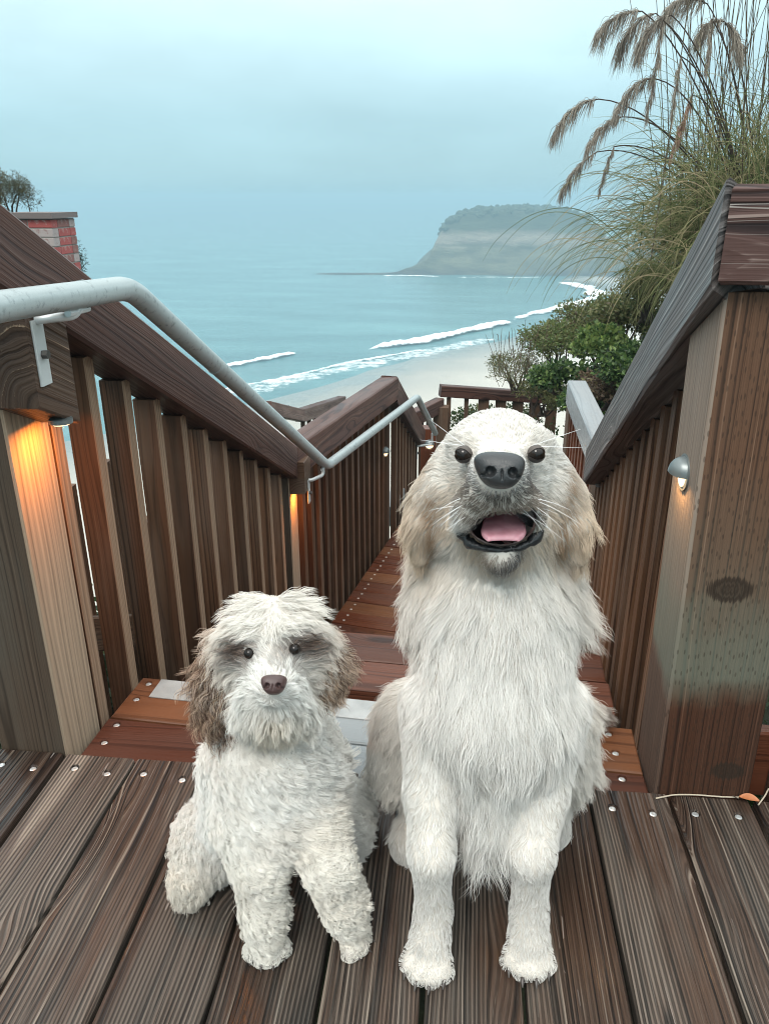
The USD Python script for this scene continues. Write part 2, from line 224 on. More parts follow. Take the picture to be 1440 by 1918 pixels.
def incised(n, l, col, rg, nb):
    """Pressure-treatment slots, two knots, a faded greenish band and a damp foot on the post."""
    n('zs', 'separate_xyz'); l('tc.object', 'zs.vector')
    n('bm', 'combine_xyz'); l('zs.x', 'bm.x', 'zs.y', 'bm.y')
    n('br', 'brick_texture', scale=1.0, offset=0.5, brick_width=0.026, row_height=0.0105, mortar_size=0.0, color1=(0, 0, 0), color2=(1, 1, 1)); l('bm.vector', 'br.vector')
    n('vm', 'mapping', scale=(31.0, 112.0, 0.0)); n('vv', 'voronoi_texture', dimensions='2D', scale=1.0, randomness=0.7); l('bm.vector', 'vm.vector', 'vm.vector', 'vv.vector')
    n('vt', 'map_range', range_type='smoothstep', from_min=0.11, from_max=0.19, to_min=0.5, to_max=0.0, clamp=True); l('vv.distance', 'vt.value')
    n('gw', 'noise_texture', scale=9.0, detail=2.0); l('tc.object', 'gw.vector'); n('gx', 'math', math_type='multiply_add', value2=0.12); l('gw.fac', 'gx.value1', 'zs.x', 'gx.value3'); n('gh', 'math', math_type='multiply', value2=0.5); l('gx.value', 'gh.value1')
    n('gr', 'rgb_ramp', ramp=[(0.0, (0, 0, 0)), (0.588, (0, 0, 0)), (0.612, (0.62,) * 3), (0.655, (0.55,) * 3), (0.69, (0.2,) * 3), (0.80, (0, 0, 0))]); l('gh.value', 'gr.fac')
    n('g1', 'mix', mix_type='mix', color2=(0.12, 0.145, 0.115)); l('gr.color', 'g1.fac', col, 'g1.color1')
    n('dr', 'rgb_ramp', ramp=[(0.0, (0.5, 0.42, 0.40)), (0.585, (0.55, 0.45, 0.42)), (0.615, (1, 1, 1))]); l('gh.value', 'dr.fac')
    n('g2', 'mix', mix_type='multiply', fac=1.0); l('g1.color', 'g2.color1', 'dr.color', 'g2.color2')
    n('fz', 'geometry'); n('fy', 'separate_xyz'); n('fa', 'math', math_type='less_than', value2=-0.5); n('fm2', 'math', math_type='multiply'); l('fz.normal', 'fy.vector', 'fy.y', 'fa.value1', 'fa.value', 'fm2.value1', 'vt.result', 'fm2.value2')
    n('g3', 'mix', mix_type='mix', color2=(0.024, 0.016, 0.011)); l('fm2.value', 'g3.fac', 'g2.color', 'g3.color1')
    last = 'g3.color'
    for i, (kx, ky, r) in enumerate(((1.33, -0.010, 1.0), (0.96, 0.038, 0.8))):
        n(f'k{i}s', 'vector_math', math_type='subtract', vector2=(kx, ky, 0)); n(f'k{i}c', 'vector_math', math_type='multiply', vector2=(31.0 / r, 20.0 / r, 0.0)); n(f'k{i}l', 'vector_math', math_type='length')
        n(f'k{i}n', 'math', math_type='multiply_add', value2=0.34); n(f'k{i}r', 'rgb_ramp', ramp=[(0.0, (0.97,) * 3), (0.28, (0.7,) * 3), (0.4, (0.97,) * 3), (0.56, (0.65,) * 3), (0.68, (0.97,) * 3), (0.86, (0.8,) * 3), (0.94, (0.2,) * 3), (1.0, (0, 0, 0))]); n(f'k{i}m', 'mix', mix_type='mix', color2=(0.024, 0.016, 0.011))
        l('bm.vector', f'k{i}s.vector1', f'k{i}s.vector', f'k{i}c.vector1', f'k{i}c.vector', f'k{i}l.vector1', f'k{i}l.value', f'k{i}n.value3', 'wf.result', f'k{i}n.value1', f'k{i}n.value', f'k{i}r.fac', f'k{i}r.color', f'k{i}m.fac', last, f'k{i}m.color1')
        N_ = n; last = f'k{i}m.color'
        n(f'k{i}o', 'math', math_type='subtract', value2=0.25); l(f'k{i}n.value', f'k{i}o.value1')
    return last, rg, nb
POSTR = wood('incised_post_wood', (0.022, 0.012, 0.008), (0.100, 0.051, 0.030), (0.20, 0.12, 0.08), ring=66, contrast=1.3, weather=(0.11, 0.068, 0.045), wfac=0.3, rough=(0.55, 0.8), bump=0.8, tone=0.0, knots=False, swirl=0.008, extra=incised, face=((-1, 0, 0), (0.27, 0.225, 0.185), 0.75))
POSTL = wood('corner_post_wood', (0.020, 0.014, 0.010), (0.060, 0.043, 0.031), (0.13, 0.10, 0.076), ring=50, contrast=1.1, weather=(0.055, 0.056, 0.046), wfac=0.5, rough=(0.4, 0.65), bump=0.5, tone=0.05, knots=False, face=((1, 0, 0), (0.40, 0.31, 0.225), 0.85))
ZINC = plain('zinc_screw', (0.62, 0.64, 0.64), 0.38, 0.75)
PIPE = usdkit.material(stage, LK + 'galvanised_pipe', {'tc': ('texture_coordinate', {}), 'n': ('noise_texture', {'scale': 60.0, 'detail': 4.0, 'roughness': 0.65}), 'r': ('rgb_ramp', {'ramp': [(0.0, (0.20, 0.22, 0.22)), (0.34, (0.25, 0.28, 0.28)), (0.45, (0.33, 0.37, 0.37)), (1.0, (0.40, 0.44, 0.44))]}),
    'rr': ('map_range', {'from_min': 0.3, 'from_max': 0.7, 'to_min': 0.3, 'to_max': 0.5}), 'b': ('bump', {'strength': 0.25, 'distance': 0.001}), 'p': ('principled_bsdf', {'metallic': 0.35})},
    [('tc.object', 'n.vector'), ('n.fac', 'r.fac'), ('r.color', 'p.base_color'), ('n.fac', 'rr.value'), ('rr.result', 'p.roughness'), ('n.fac', 'b.height'), ('b.normal', 'p.normal')], surface='p.BSDF')
BRACKET = plain('bracket_steel', (0.55, 0.58, 0.58), 0.4, 0.4)
BOLT = plain('bolt_steel', (0.09, 0.085, 0.08), 0.45, 0.7)
STRIP = usdkit.material(stage, LK + 'nosing_strip', {'tc': ('texture_coordinate', {}), 'n': ('noise_texture', {'scale': 500.0, 'detail': 2.0}), 'n2': ('noise_texture', {'scale': 14.0, 'detail': 4.0}), 'a': ('mix_float', {'fac': 0.6}), 'r': ('rgb_ramp', {'ramp': [(0.3, (0.18, 0.195, 0.195)), (0.5, (0.30, 0.32, 0.32)), (0.7, (0.40, 0.42, 0.42))]}), 'p': ('principled_bsdf', {'roughness': 0.5}), 'b': ('bump', {'strength': 0.4, 'distance': 0.001})},
    [('tc.object', 'n.vector'), ('tc.object', 'n2.vector'), ('n.fac', 'a.a'), ('n2.fac', 'a.b'), ('a.result', 'r.fac'), ('r.color', 'p.base_color'), ('n.fac', 'b.height'), ('b.normal', 'p.normal')], surface='p.BSDF')
LAMP = usdkit.material(stage, LK + 'lamp_lens', {'e': ('emission', {'color': (1.0, 0.72, 0.42), 'strength': 1.6})}, surface='e.emission')
HOOD = plain('lamp_hood_metal', (0.16, 0.18, 0.18), 0.4, 0.6)

# ---------------------------------------------------------------- sea, beach, headland, hillside
from shapely.geometry import Polygon, LineString, Point
import shapely
SEA_Z = -39.0
sea_m = usdkit.material(stage, LK + 'sea_water', {'g': ('geometry', {}), 'm1': ('mapping', {'scale': (0.10, 0.22, 1.0), 'rotation': (0, 0, 0.55)}), 'n1': ('noise_texture', {'scale': 1.0, 'detail': 6.0, 'roughness': 0.62}), 'm2': ('mapping', {'scale': (0.016, 0.05, 1.0), 'rotation': (0, 0, 0.6)}), 'n2': ('noise_texture', {'scale': 1.0, 'detail': 3.0}),
    'c': ('rgb_ramp', {'ramp': [(0.3, (0.045, 0.115, 0.125)), (0.55, (0.07, 0.165, 0.175)), (0.75, (0.10, 0.22, 0.225))]}), 'hm': ('mix_float', {'fac': 0.4}), 'b': ('bump', {'strength': 1.0, 'distance': 1.3}), 'p': ('principled_bsdf', {'roughness': 0.2, 'ior': 1.33})},
    [('g.position', 'm1.vector'), ('m1.vector', 'n1.vector'), ('g.position', 'm2.vector'), ('m2.vector', 'n2.vector'), ('n2.fac', 'c.fac'), ('c.color', 'p.base_color'), ('n1.fac', 'hm.a'), ('n2.fac', 'hm.b'), ('hm.result', 'b.height'), ('b.normal', 'p.normal')], surface='p.BSDF')
sea = UsdGeom.Mesh
SX, SY = np.meshgrid(np.concatenate([[-6000, -2500, -1000], np.arange(-500, 300, 20), [500, 1500, 6000]]), np.concatenate([[40], np.arange(80, 560, 12), [700, 1000, 2000, 4000, 9000]]))
def grid(X, Y, Z):
    h, w = X.shape; i = np.arange(h * w).reshape(h, w)
    q = np.stack([i[:-1, :-1], i[:-1, 1:], i[1:, 1:], i[1:, :-1]], -1).reshape(-1, 4)
    return np.stack([X, Y, Z], -1).reshape(-1, 3), np.vstack([q[:, [0, 1, 2]], q[:, [0, 2, 3]]])
part('/World', 'sea', grid(SX, SY, SEA_Z + 0 * SX), sea_m, np.eye(4), smooth=True, kind='structure')
SHORE = [(-420, -150), (-180, 40), (-75, 118), (-41, 157), (-31, 171), (-21, 193), (-9, 213), (13, 238), (36, 290), (60, 330), (66, 362), (62, 402), (50, 424), (60, 448)]
land = Polygon(SHORE + [(400, 470), (400, -150)])
BX, BY = np.meshgrid(np.arange(-300, 330, 5.0), np.arange(50, 470, 4.0))
pts = shapely.points(BX, BY); dist = shapely.distance(pts, land.boundary) * np.where(shapely.contains(land, pts), 1, -1)
BZ = SEA_Z + np.clip(dist * 0.035, -2.5, 3.0) + 0.12 * (meshkit.fbm(np.stack([BX * 0.08, BY * 0.08, 0 * BX], -1), 3) - 0.5)
sand = usdkit.material(stage, LK + 'beach_sand', {'g': ('geometry', {}), 'x': ('separate_xyz', {}), 'n': ('noise_texture', {'scale': 0.09, 'detail': 6.0, 'roughness': 0.6}), 'h': ('math', {'math_type': 'multiply_add', 'value2': 0.7}), 'r': ('map_range', {'from_min': SEA_Z + 0.45, 'from_max': SEA_Z + 1.6, 'clamp': True}),
    'c': ('rgb_ramp', {'ramp': [(0.0, (0.16, 0.17, 0.155)), (0.45, (0.30, 0.285, 0.25)), (1.0, (0.42, 0.385, 0.33))]}), 'ro': ('map_range', {'from_min': 0.0, 'from_max': 0.6, 'to_min': 0.22, 'to_max': 0.8, 'clamp': True}), 'p': ('principled_bsdf', {})},
    [('g.position', 'x.vector'), ('g.position', 'n.vector'), ('n.fac', 'h.value1'), ('x.z', 'h.value3'), ('h.value', 'r.value'), ('r.result', 'c.fac'), ('c.color', 'p.base_color'), ('r.result', 'ro.value'), ('ro.result', 'p.roughness')], surface='p.BSDF')
part('/World', 'beach', grid(BX, BY, BZ), sand, np.eye(4), smooth=True, kind='structure')
foam_m = usdkit.material(stage, LK + 'sea_foam', {'g': ('geometry', {}), 'n': ('noise_texture', {'scale': 0.45, 'detail': 6.0, 'roughness': 0.65}), 'a': ('attribute', {'attribute': 'cover'}), 's': ('math', {'math_type': 'add'}), 't': ('map_range', {'range_type': 'smoothstep', 'from_min': 0.84, 'from_max': 1.24, 'clamp': True}), 'd': ('diffuse_bsdf', {'color': (0.78, 0.82, 0.82)}), 'tr': ('transparent_bsdf', {}), 'm': ('mix_closure', {})},
    [('g.position', 'n.vector'), ('n.fac', 's.value1'), ('a.fac', 's.value2'), ('s.value', 't.value'), ('t.result', 'm.fac'), ('tr.BSDF', 'm.closure1'), ('d.BSDF', 'm.closure2')], surface='m.closure')
def surf(name, line, width, height, cover, seed, n=160, k=9, front=1.0):
    """White water along a line: a ridge of the given height, ragged at its edges."""
    ls = LineString(line); rng = np.random.default_rng(seed); P_ = A(*[ls.interpolate(t, normalized=True).coords[0] for t in np.linspace(0, 1, n)])
    tt = unit(np.gradient(P_, axis=0)); nn = np.stack([tt[:, 1], -tt[:, 0]], -1)
    s = np.linspace(-0.5, 0.5, k); end = np.clip(np.minimum(np.linspace(0, 1, n), np.linspace(1, 0, n)) * 12, 0, 1)
    wv = width * (0.35 + 1.1 * meshkit.noise(np.stack([np.linspace(0, n * 0.11, n), np.full(n, seed * 3.7), np.zeros(n)], -1), seed)) * (0.3 + 0.7 * end)
    X = P_[:, None, :] + nn[:, None, :] * (s[None, :, None] * wv[:, None, None])
    prof = np.clip(1 - (2 * s) ** 2, 0, 1) ** 0.7
    Z = SEA_Z + 0.05 + height * prof[None, :] * end[:, None] * (0.5 + meshkit.fbm(np.concatenate([X * 0.5, 0 * X[..., :1]], -1), 3, seed))
    v, f = grid(X[..., 0], X[..., 1], Z)
    m = part('/World', name, (v, f), foam_m, np.eye(4), smooth=True, kind='stuff')
    cv = (cover * (1 - np.abs(2 * s[None, :]) ** 3) * (0.4 + 0.6 * end[:, None])).astype(np.float32)
    UsdGeom.PrimvarsAPI(stage.GetPrimAtPath(m)).CreatePrimvar('cover', T_.FloatArray, 'vertex').Set(Vt.FloatArray.FromNumpy(cv.ravel()))
surf('surf', [(-62, 186), (-52, 200), (-45, 211)], 3.6, 0.8, 0.85, 1, 60)
surf('surf', [(-26, 218), (-12, 232), (4, 255), (17, 275)], 7.0, 1.2, 0.9, 2, 110)
surf('surf', [(24, 292), (38, 312), (49, 330), (58, 352), (60, 372), (57, 392), (48, 415)], 11.0, 0.7, 0.85, 3, 160)
surf('surf', [(18, 279), (26, 296), (40, 320), (54, 344)], 5.0, 0.5, 0.7, 4, 100)
surf('surf', [(-66, 150), (-46, 168), (-32, 188), (-18, 205), (-4, 222), (14, 246)], 13.0, 0.1, 0.48, 5, 160)
surf('surf', [(-60, 158), (-42, 178), (-28, 200), (-8, 222)], 3.0, 0.25, 0.62, 6, 160)
surf('surf', [(-45, 434), (-28, 437), (-12, 432)], 3.0, 0.6, 0.75, 7, 60)
surf('surf', [(-5, 428), (14, 433), (30, 430), (44, 436)], 3.2, 0.5, 0.6, 8, 80)
# headland
rng = np.random.default_rng(5)
prof = A((-80, 0.0), (-74, 0.25), (-60, 0.4), (-48, 0.45), (-38, 0.9), (-30, 3.8), (-20, 8.2), (-15, 19), (-10, 25.5), (-3, 28.5), (10, 31), (25, 32), (45, 32), (57, 31.5), (68, 27), (78, 19), (92, 7), (110, 3), (140, 2), (200, 2))
HX, HY = np.meshgrid(np.arange(-82, 200, 1.6), np.arange(432, 560, 1.8))
ph = np.interp(HX, prof[:, 0], prof[:, 1]); en = np.stack([HX * 0.05, HY * 0.05, 0 * HX], -1)
edge = (HY - (446 + 6 * (meshkit.fbm(en * 1.7, 3, 3) - 0.5) + np.where(HX < -20, (-20 - HX) * -0.12, 0))) / np.maximum(ph * 0.85, 3.0)
up = np.clip(edge, 0, 1); step = 0.42 * np.clip(up / 0.55, 0, 1) + 0.58 * np.clip((up - 0.55) / 0.25, 0, 1) ** 0.8
HZ = SEA_Z - 0.8 + (ph + 0.8) * step * (0.9 + 0.2 * meshkit.fbm(en * 3, 4, 9)) + 3.2 * (meshkit.fbm(en * 5, 4, 4) - 0.5) * np.clip(up * 4, 0, 1) * np.clip(ph / 10, 0.05, 1)
rock = usdkit.material(stage, LK + 'headland_rock', {'g': ('geometry', {}), 'x': ('separate_xyz', {}), 'mp': ('mapping', {'scale': (0.05, 0.05, 0.22)}), 'n': ('noise_texture', {'scale': 1.0, 'detail': 7.0, 'roughness': 0.66}), 'h': ('math', {'math_type': 'multiply_add', 'value2': 13.0}), 'r': ('map_range', {'from_min': SEA_Z + 3.5, 'from_max': SEA_Z + 36.0, 'clamp': True}),
    'c': ('rgb_ramp', {'ramp': [(0.0, (0.018, 0.018, 0.018)), (0.1, (0.045, 0.043, 0.036)), (0.22, (0.085, 0.085, 0.05)), (0.5, (0.12, 0.115, 0.07)), (0.60, (0.20, 0.17, 0.13)), (0.72, (0.22, 0.185, 0.14)), (0.8, (0.06, 0.07, 0.035)), (1.0, (0.04, 0.05, 0.025))]}), 'm': ('mix', {'mix_type': 'multiply', 'fac': 0.8}), 'nr': ('rgb_ramp', {'ramp': [(0.3, (0.35, 0.35, 0.35)), (0.6, (1.2, 1.2, 1.2))]}), 'b': ('bump', {'strength': 1.0, 'distance': 2.0}), 'p': ('principled_bsdf', {'roughness': 0.9})},
    [('g.position', 'x.vector'), ('g.position', 'mp.vector'), ('mp.vector', 'n.vector'), ('n.fac', 'h.value1'), ('x.z', 'h.value3'), ('h.value', 'r.value'), ('r.result', 'c.fac'), ('c.color', 'm.color1'), ('n.fac', 'nr.fac'), ('nr.color', 'm.color2'), ('m.color', 'p.base_color'), ('n.fac', 'b.height'), ('b.normal', 'p.normal')], surface='p.BSDF')
HZ = HZ - np.clip((HY - 450) / 12, 0, 1) * np.clip((-22 - HX) / 8, 0, 1) * 4.0
part('/World', 'headland', grid(HX, HY, HZ), rock, np.eye(4), smooth=True, kind='structure')
leafdark = plain('far_forest', (0.032, 0.045, 0.022), 0.9)
blob = trimesh.creation.icosphere(1); tv, tf = [], []
sel = np.argwhere((up > 0.82) & (ph > 21)); sel = sel[rng.choice(len(sel), 900)]
for i, j in sel:
    b = blob.vertices * rng.uniform(1.3, 2.6, 3) * A(1, 1, 0.8) * (1 + rng.normal(0, 0.14, (len(blob.vertices), 1)))
    tv.append(b + A(HX[i, j], HY[i, j], HZ[i, j] + rng.uniform(-0.6, 0.9)))
tf = [blob.faces + k * len(blob.vertices) for k in range(len(tv))]
part('/World', 'headland_forest', (np.vstack(tv), np.vstack(tf)), leafdark, np.eye(4), kind='stuff')
# hillside below and beside the stairs
GX, GY = np.meshgrid(np.concatenate([np.arange(-40, -6, 3), np.arange(-6, 8, 0.25), np.arange(8, 60, 3)]), np.concatenate([np.arange(-4, 9, 0.25), np.arange(9, 80, 2.5)]))
def hill(x, y):
    z = -1.25 - 0.3 * np.clip(y - 1.2, 0, 4) - 0.62 * np.clip(y - 5.2, 0, 300)
    b = np.clip((x - 0.95 - 0.06 * np.clip(y, 0, 6)) / 1.0, 0, 1); z = z + b * b * (3 - 2 * b) * np.clip(2.3 + 0.12 * (y - 3), 0, 3.0) + np.clip(x - 1.6, 0, 6) * 0.22
    c = np.clip((-x - 0.95) / 0.9, 0, 1) * np.clip((5.5 - y) / 2.0, 0, 1); z = z + c * 0.9
    return np.maximum(z, SEA_Z + 1.5)
GZ = hill(GX, GY) + 0.25 * (meshkit.fbm(np.stack([GX, GY, 0 * GX], -1), 3, 8) - 0.5)
soil = usdkit.material(stage, LK + 'hillside_soil', {'g': ('geometry', {}), 'n': ('noise_texture', {'scale': 3.0, 'detail': 6.0}), 'c': ('rgb_ramp', {'ramp': [(0.3, (0.014, 0.018, 0.009)), (0.55, (0.035, 0.045, 0.02)), (0.75, (0.07, 0.06, 0.035))]}), 'b': ('bump', {'strength': 1.0, 'distance': 0.1}), 'p': ('principled_bsdf', {'roughness': 0.95})},
    [('g.position', 'n.vector'), ('n.fac', 'c.fac'), ('c.color', 'p.base_color'), ('n.fac', 'b.height'), ('b.normal', 'p.normal')], surface='p.BSDF')
part('/World', 'hillside', grid(GX, GY, GZ), soil, np.eye(4), smooth=True, kind='structure')
# sea fog
haze = usdkit.material(stage, LK + 'sea_fog', {'v': ('principled_volume', {'color': (0.335, 0.50, 0.575), 'density': 0.0015, 'anisotropy': 0.2})}, volume='v.volume')
bx = trimesh.creation.box(bounds=[(-7000, -700, SEA_Z - 4.0), (7000, 10000, 6.5)])
part('/World', 'haze', bx, haze, np.eye(4), kind='stuff')

# ---------------------------------------------------------------- deck
def screw(plank, p, nrm=(0, 0, 1), r=0.0062, sink=0.0022, name='screw'):
    q = [(0, 0)] ; a = np.arange(12) * np.pi / 6
    v = np.vstack([[(0, 0, 0.0006)], np.stack([0.6 * r * np.cos(a), 0.6 * r * np.sin(a), 0 * a + 0.0009], -1), np.stack([r * np.cos(a), r * np.sin(a), 0 * a], -1), np.stack([r * np.cos(a), r * np.sin(a), 0 * a - 0.003], -1)])
    f = [(0, 1 + j, 1 + (j + 1) % 12) for j in range(12)]
    for k in (1, 13):
        for j in range(12): f += [(k + j, k + 12 + j, k + 12 + (j + 1) % 12), (k + j, k + 12 + (j + 1) % 12, k + (j + 1) % 12)]
    part(plank, name, (v, np.array(f)), ZINC, frame(A(*p) - A(0, 0, sink)))
def drilled(mesh, W, holes, r=0.0098, depth=0.006):
    """Countersunk holes in a timber's top face; holes are world points."""
    v, f = mesh; man = m3.Manifold(m3.Mesh(v.astype(np.float32), f.astype(np.uint32)))
    for h in holes:
        q = np.linalg.inv(W) @ A(*h, 1)
        man = man - m3.Manifold.cylinder(0.02, r * 0.75, r * 1.05 + 0.004, 20).translate((q[0], q[1], q[2] - depth))
    o = man.to_mesh(); return np.array(o.vert_properties[:, :3], float), np.array(o.tri_verts)
deck = thing('deck', (0, 1.18, 0), kind='structure')
EDGE = [-1.352, -1.203, -1.055, -0.906, -0.757, -0.610, -0.466, -0.312, -0.163, -0.020, 0.122, 0.268, 0.415, 0.562, 0.711, 0.86, 1.01, 1.16]
rng = np.random.default_rng(21)
for i, (a, b) in enumerate(zip(EDGE, EDGE[1:])):
    zt = rng.uniform(-0.0015, 0.0015); end = 1.180 + rng.uniform(-0.003, 0.003)
    m, W = beam((( a + b) / 2, -1.3, zt - 0.019), ((a + b) / 2, end, zt - 0.019), b - a - 0.0075, 0.038, c=0.0035)
    s1, s2 = ((a + b) / 2 - 0.036 + rng.normal(0, 0.004), end - 0.042 + rng.normal(0, 0.004), zt), ((a + b) / 2 + 0.037 + rng.normal(0, 0.004), end - 0.046 + rng.normal(0, 0.004), zt)
    near = -0.95 < a < 0.75
    pl = part(deck, 'plank', drilled(m, W, (s1, s2)) if near else m, DECK, W)
    if near:
        for s in (s1, s2): screw(pl, s, sink=0.0032)
timber(deck, 'edge_joist', (-1.36, 1.10, -0.11), (1.16, 1.10, -0.11), 0.05, 0.14, POST)
for y in (0.3, -0.6): timber(deck, 'edge_joist', (-1.36, y, -0.11), (1.16, y, -0.11), 0.05, 0.14, POST)

# ---------------------------------------------------------------- staircase
def slab(poly, z0, z1, along, c=0.003):
    """A board with the outline poly (four world points), grain along 'along'; returns mesh in its own frame and the frame."""
    poly = A(*poly); o = poly.mean(0); x = unit(A(*along, 0)); y = np.cross(A(0, 0, 1), x); W = frame(A(o[0], o[1], z1), x, y)
    q = np.stack([(np.c_[poly, np.zeros(4)] - A(o[0], o[1], 0)) @ x, (np.c_[poly, np.zeros(4)] - A(o[0], o[1], 0)) @ y], -1)
    man = m3.CrossSection([q.astype(np.float32)], m3.FillRule.NonZero)
    top = man.offset(-c, m3.JoinType.Miter).extrude(0.0008).translate((0, 0, -0.0008)); body = man.extrude(z1 - z0 - c).translate((0, 0, z0 - z1))
    o_ = m3.Manifold.batch_hull([top, body]).to_mesh(); return (np.array(o_.vert_properties[:, :3], float), np.array(o_.tri_verts)), W
stairs = thing('staircase', (-0.15, 1.6, -0.5), 'reddish brown timber flight of steps going down from the deck edge', 'steps')
TZ = -0.018; side = A(math.cos(math.radians(4.2)), -math.sin(math.radians(4.2)))
def tread(parent, near, far, z, mat, screws, name='tread_board', hole=True):
    (m, W) = slab([near[0], near[1], far[1], far[0]], z - 0.038, z, A(*near[1]) - A(*near[0]))
    pl = part(parent, name, drilled(m, W, [(*s, z) for s in screws]) if hole else m, mat, W)
    for s in screws: screw(pl, (*s, z), sink=0.003 if hole else -0.0008, r=0.0066)
    return pl
sp = lambda *px: [tuple(seen_z(x, y, TZ)[:2]) for x, y in px]
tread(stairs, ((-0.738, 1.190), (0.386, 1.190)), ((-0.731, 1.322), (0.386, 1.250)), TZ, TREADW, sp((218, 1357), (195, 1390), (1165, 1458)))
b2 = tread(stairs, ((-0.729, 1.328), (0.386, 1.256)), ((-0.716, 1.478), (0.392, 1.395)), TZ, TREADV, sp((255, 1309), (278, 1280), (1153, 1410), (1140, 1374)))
(m, W) = slab([(-0.672, 1.402), (0.30, 1.334), (0.306, 1.399), (-0.668, 1.470)], TZ + 0.0006, TZ + 0.0035, (1.11, -0.07), c=0.001); part(b2, 'nosing_strip', m, STRIP, W, label='worn white anti-slip strip along the step edge')
for k in range(1, 6):
    z = TZ - 0.16 * k; y0 = 1.40 + 0.262 * k; u0, u1 = -0.705 + 0.0155 * k, 0.40 + 0.022 * k
    for j in (0, 1):
        a = y0 + j * 0.142
        tread(stairs, ((u0, a + 0.07), (u1, a)), ((u0 + 0.006, a + 0.136 + 0.07), (u1 + 0.006, a + 0.136)), z, TREAD, [], hole=False)
for u0, u1 in ((-0.735, -0.665), (0.41, 0.535)): timber(stairs, 'stringer', (u0, 1.36, -0.20), (u1, 3.0, -1.10), 0.04, 0.22, POST)
walk = thing('boardwalk', (-0.1, 4.0, -1.0), kind='structure')
WZ = -1.0; d = unit(A(math.sin(math.radians(10.5)), math.cos(math.radians(10.5)))); sdv = A(d[1], -d[0]); o = A(-0.655, 3.20)
for i in range(-2, 17):
    p0 = o + d * (0.122 * i); p1 = p0 + d * 0.116; wdt = 1.36
    tread(walk, (p0, p0 + sdv * wdt), (p1, p1 + sdv * wdt), WZ - 0.002 * (i % 2), TREAD if i % 3 else TREAD2, [tuple(p0 + sdv * 0.055 + d * 0.03), tuple(p0 + sdv * 0.058 + d * 0.085)] if i >= 0 else [], name='plank', hole=False)
p0 = o + d * (0.122 * 17); (m, W) = slab([p0, p0 + sdv * 1.2, p0 + sdv * 1.2 + d * 0.7, p0 + d * 0.7], WZ - 0.05, WZ - 0.006, sdv); part(walk, 'plank', m, PALE_SHEEN, W, label='wet landing board with its reflection painted pale')

# ---------------------------------------------------------------- railings
left = thing('stair_railing', (-0.75, 2.0, 0), 'long brown railing down the left of the steps with sloping top rail', 'railing')
U = lambda v: -0.754 + 0.0395 * (v - 1.184)                                # inner face of the left posts
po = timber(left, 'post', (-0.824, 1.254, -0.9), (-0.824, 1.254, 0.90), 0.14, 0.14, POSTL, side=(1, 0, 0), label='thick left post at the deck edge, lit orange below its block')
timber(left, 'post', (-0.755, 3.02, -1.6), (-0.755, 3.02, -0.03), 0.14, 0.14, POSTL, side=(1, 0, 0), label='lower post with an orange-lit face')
SL = 0.535
def rail(parent, name, p0, p1, w, h, mat, **kw): return timber(parent, name, p0, p1, w, h, mat, c=0.006, **kw)
# the sloping cap: inner face 0.035 proud of the posts, top at z 1.02 where v = 1.23
zc = lambda v: 0.949 - SL * (v - 1.23)
rail(left, 'top_rail', (-0.772, 1.12, zc(1.12)), (-0.700, 2.97, zc(2.97)), 0.105, 0.128, RAIL, n0=A(0, 1, 0), n1=unit(A(0.06, 1, 0)), label='sloping dark top rail with a knot hole')
rail(left, 'top_rail', (-0.785, -0.6, 1.008), (-0.772, 1.12, 1.008), 0.105, 0.128, RAIL, n1=A(0, 1, 0))
for k in range(11):
    v = 1.352 + 0.150 * k; u = U(v) - 0.036
    timber(left, 'baluster', (u, v, zc(v) - 1.32 + 0.02 * (k % 3)), (u, v, zc(v) - 0.072), 0.056, 0.038, BALU, side=(1, 0, 0), c=0.002)
for k in range(11):
    v = 1.42 + 0.155 * k; u = -0.99 + 0.03 * (k % 2); timber(left, 'back_board', (u, v, zc(v) - 1.7), (u, v, zc(v) - 0.24 - 0.05 * (k % 3)), 0.024, 0.135, BALR, side=(1, 0, 0), c=0.002)
timber(left, 'bottom_rail', (-0.87, 1.33, 0.165), (-0.81, 2.96, 0.165 - SL * 1.63), 0.038, 0.085, POST, n0=A(0, 1, 0), n1=A(0, 1, 0))
def block(parent, v, u, z, slope, ln=0.125, w=0.085, h=0.165, mat=BLOCK):
    return timber(parent, 'rail_block', (u, v, z), (u, v + ln, z - slope * ln), w, h, mat, n0=A(0, 1, 0), n1=A(0, 1, 0), c=0.004)
block(left, 1.172, -0.7215, 0.80, 0.47); block(left, 2.955, -0.66, -0.045, 0.05, ln=0.13, w=0.08, h=0.14, mat=POST)
# level walk: rail turning inwards, then the next flight down
wl = thing('stair_railing', (-0.5, 3.8, 0), 'lower left railing between the two bends of the pipe handrail', 'railing')
rail(wl, 'top_rail', (-0.700, 2.97, 0.020), (-0.415, 4.53, -0.028), 0.105, 0.138, RAIL, n0=unit(A(0.06, 1, 0)), n1=A(0, 1, 0))
rail(wl, 'top_rail', (-0.415, 4.53, -0.030), (-0.30, 5.75, -0.70), 0.10, 0.135, RAIL, n0=A(0, 1, 0))
wu = lambda v: -0.735 + 0.1827 * (v - 2.97)
for k in range(15):
    v = 3.12 + 0.099 * k; timber(wl, 'baluster', (wu(v) - 0.02, v, -1.32), (wu(v) - 0.02, v, -0.055 - 0.03 * (v - 2.97)), 0.06, 0.037, BALR, side=(1, -0.18, 0), c=0.002)
timber(wl, 'back_board', (-0.80, 3.1, -0.55), (-0.50, 4.6, -0.6), 0.02, 0.95, POST)
timber(wl, 'post', (-0.47, 4.57, -1.6), (-0.47, 4.57, -0.12), 0.10, 0.10, POST, side=(1, 0, 0))
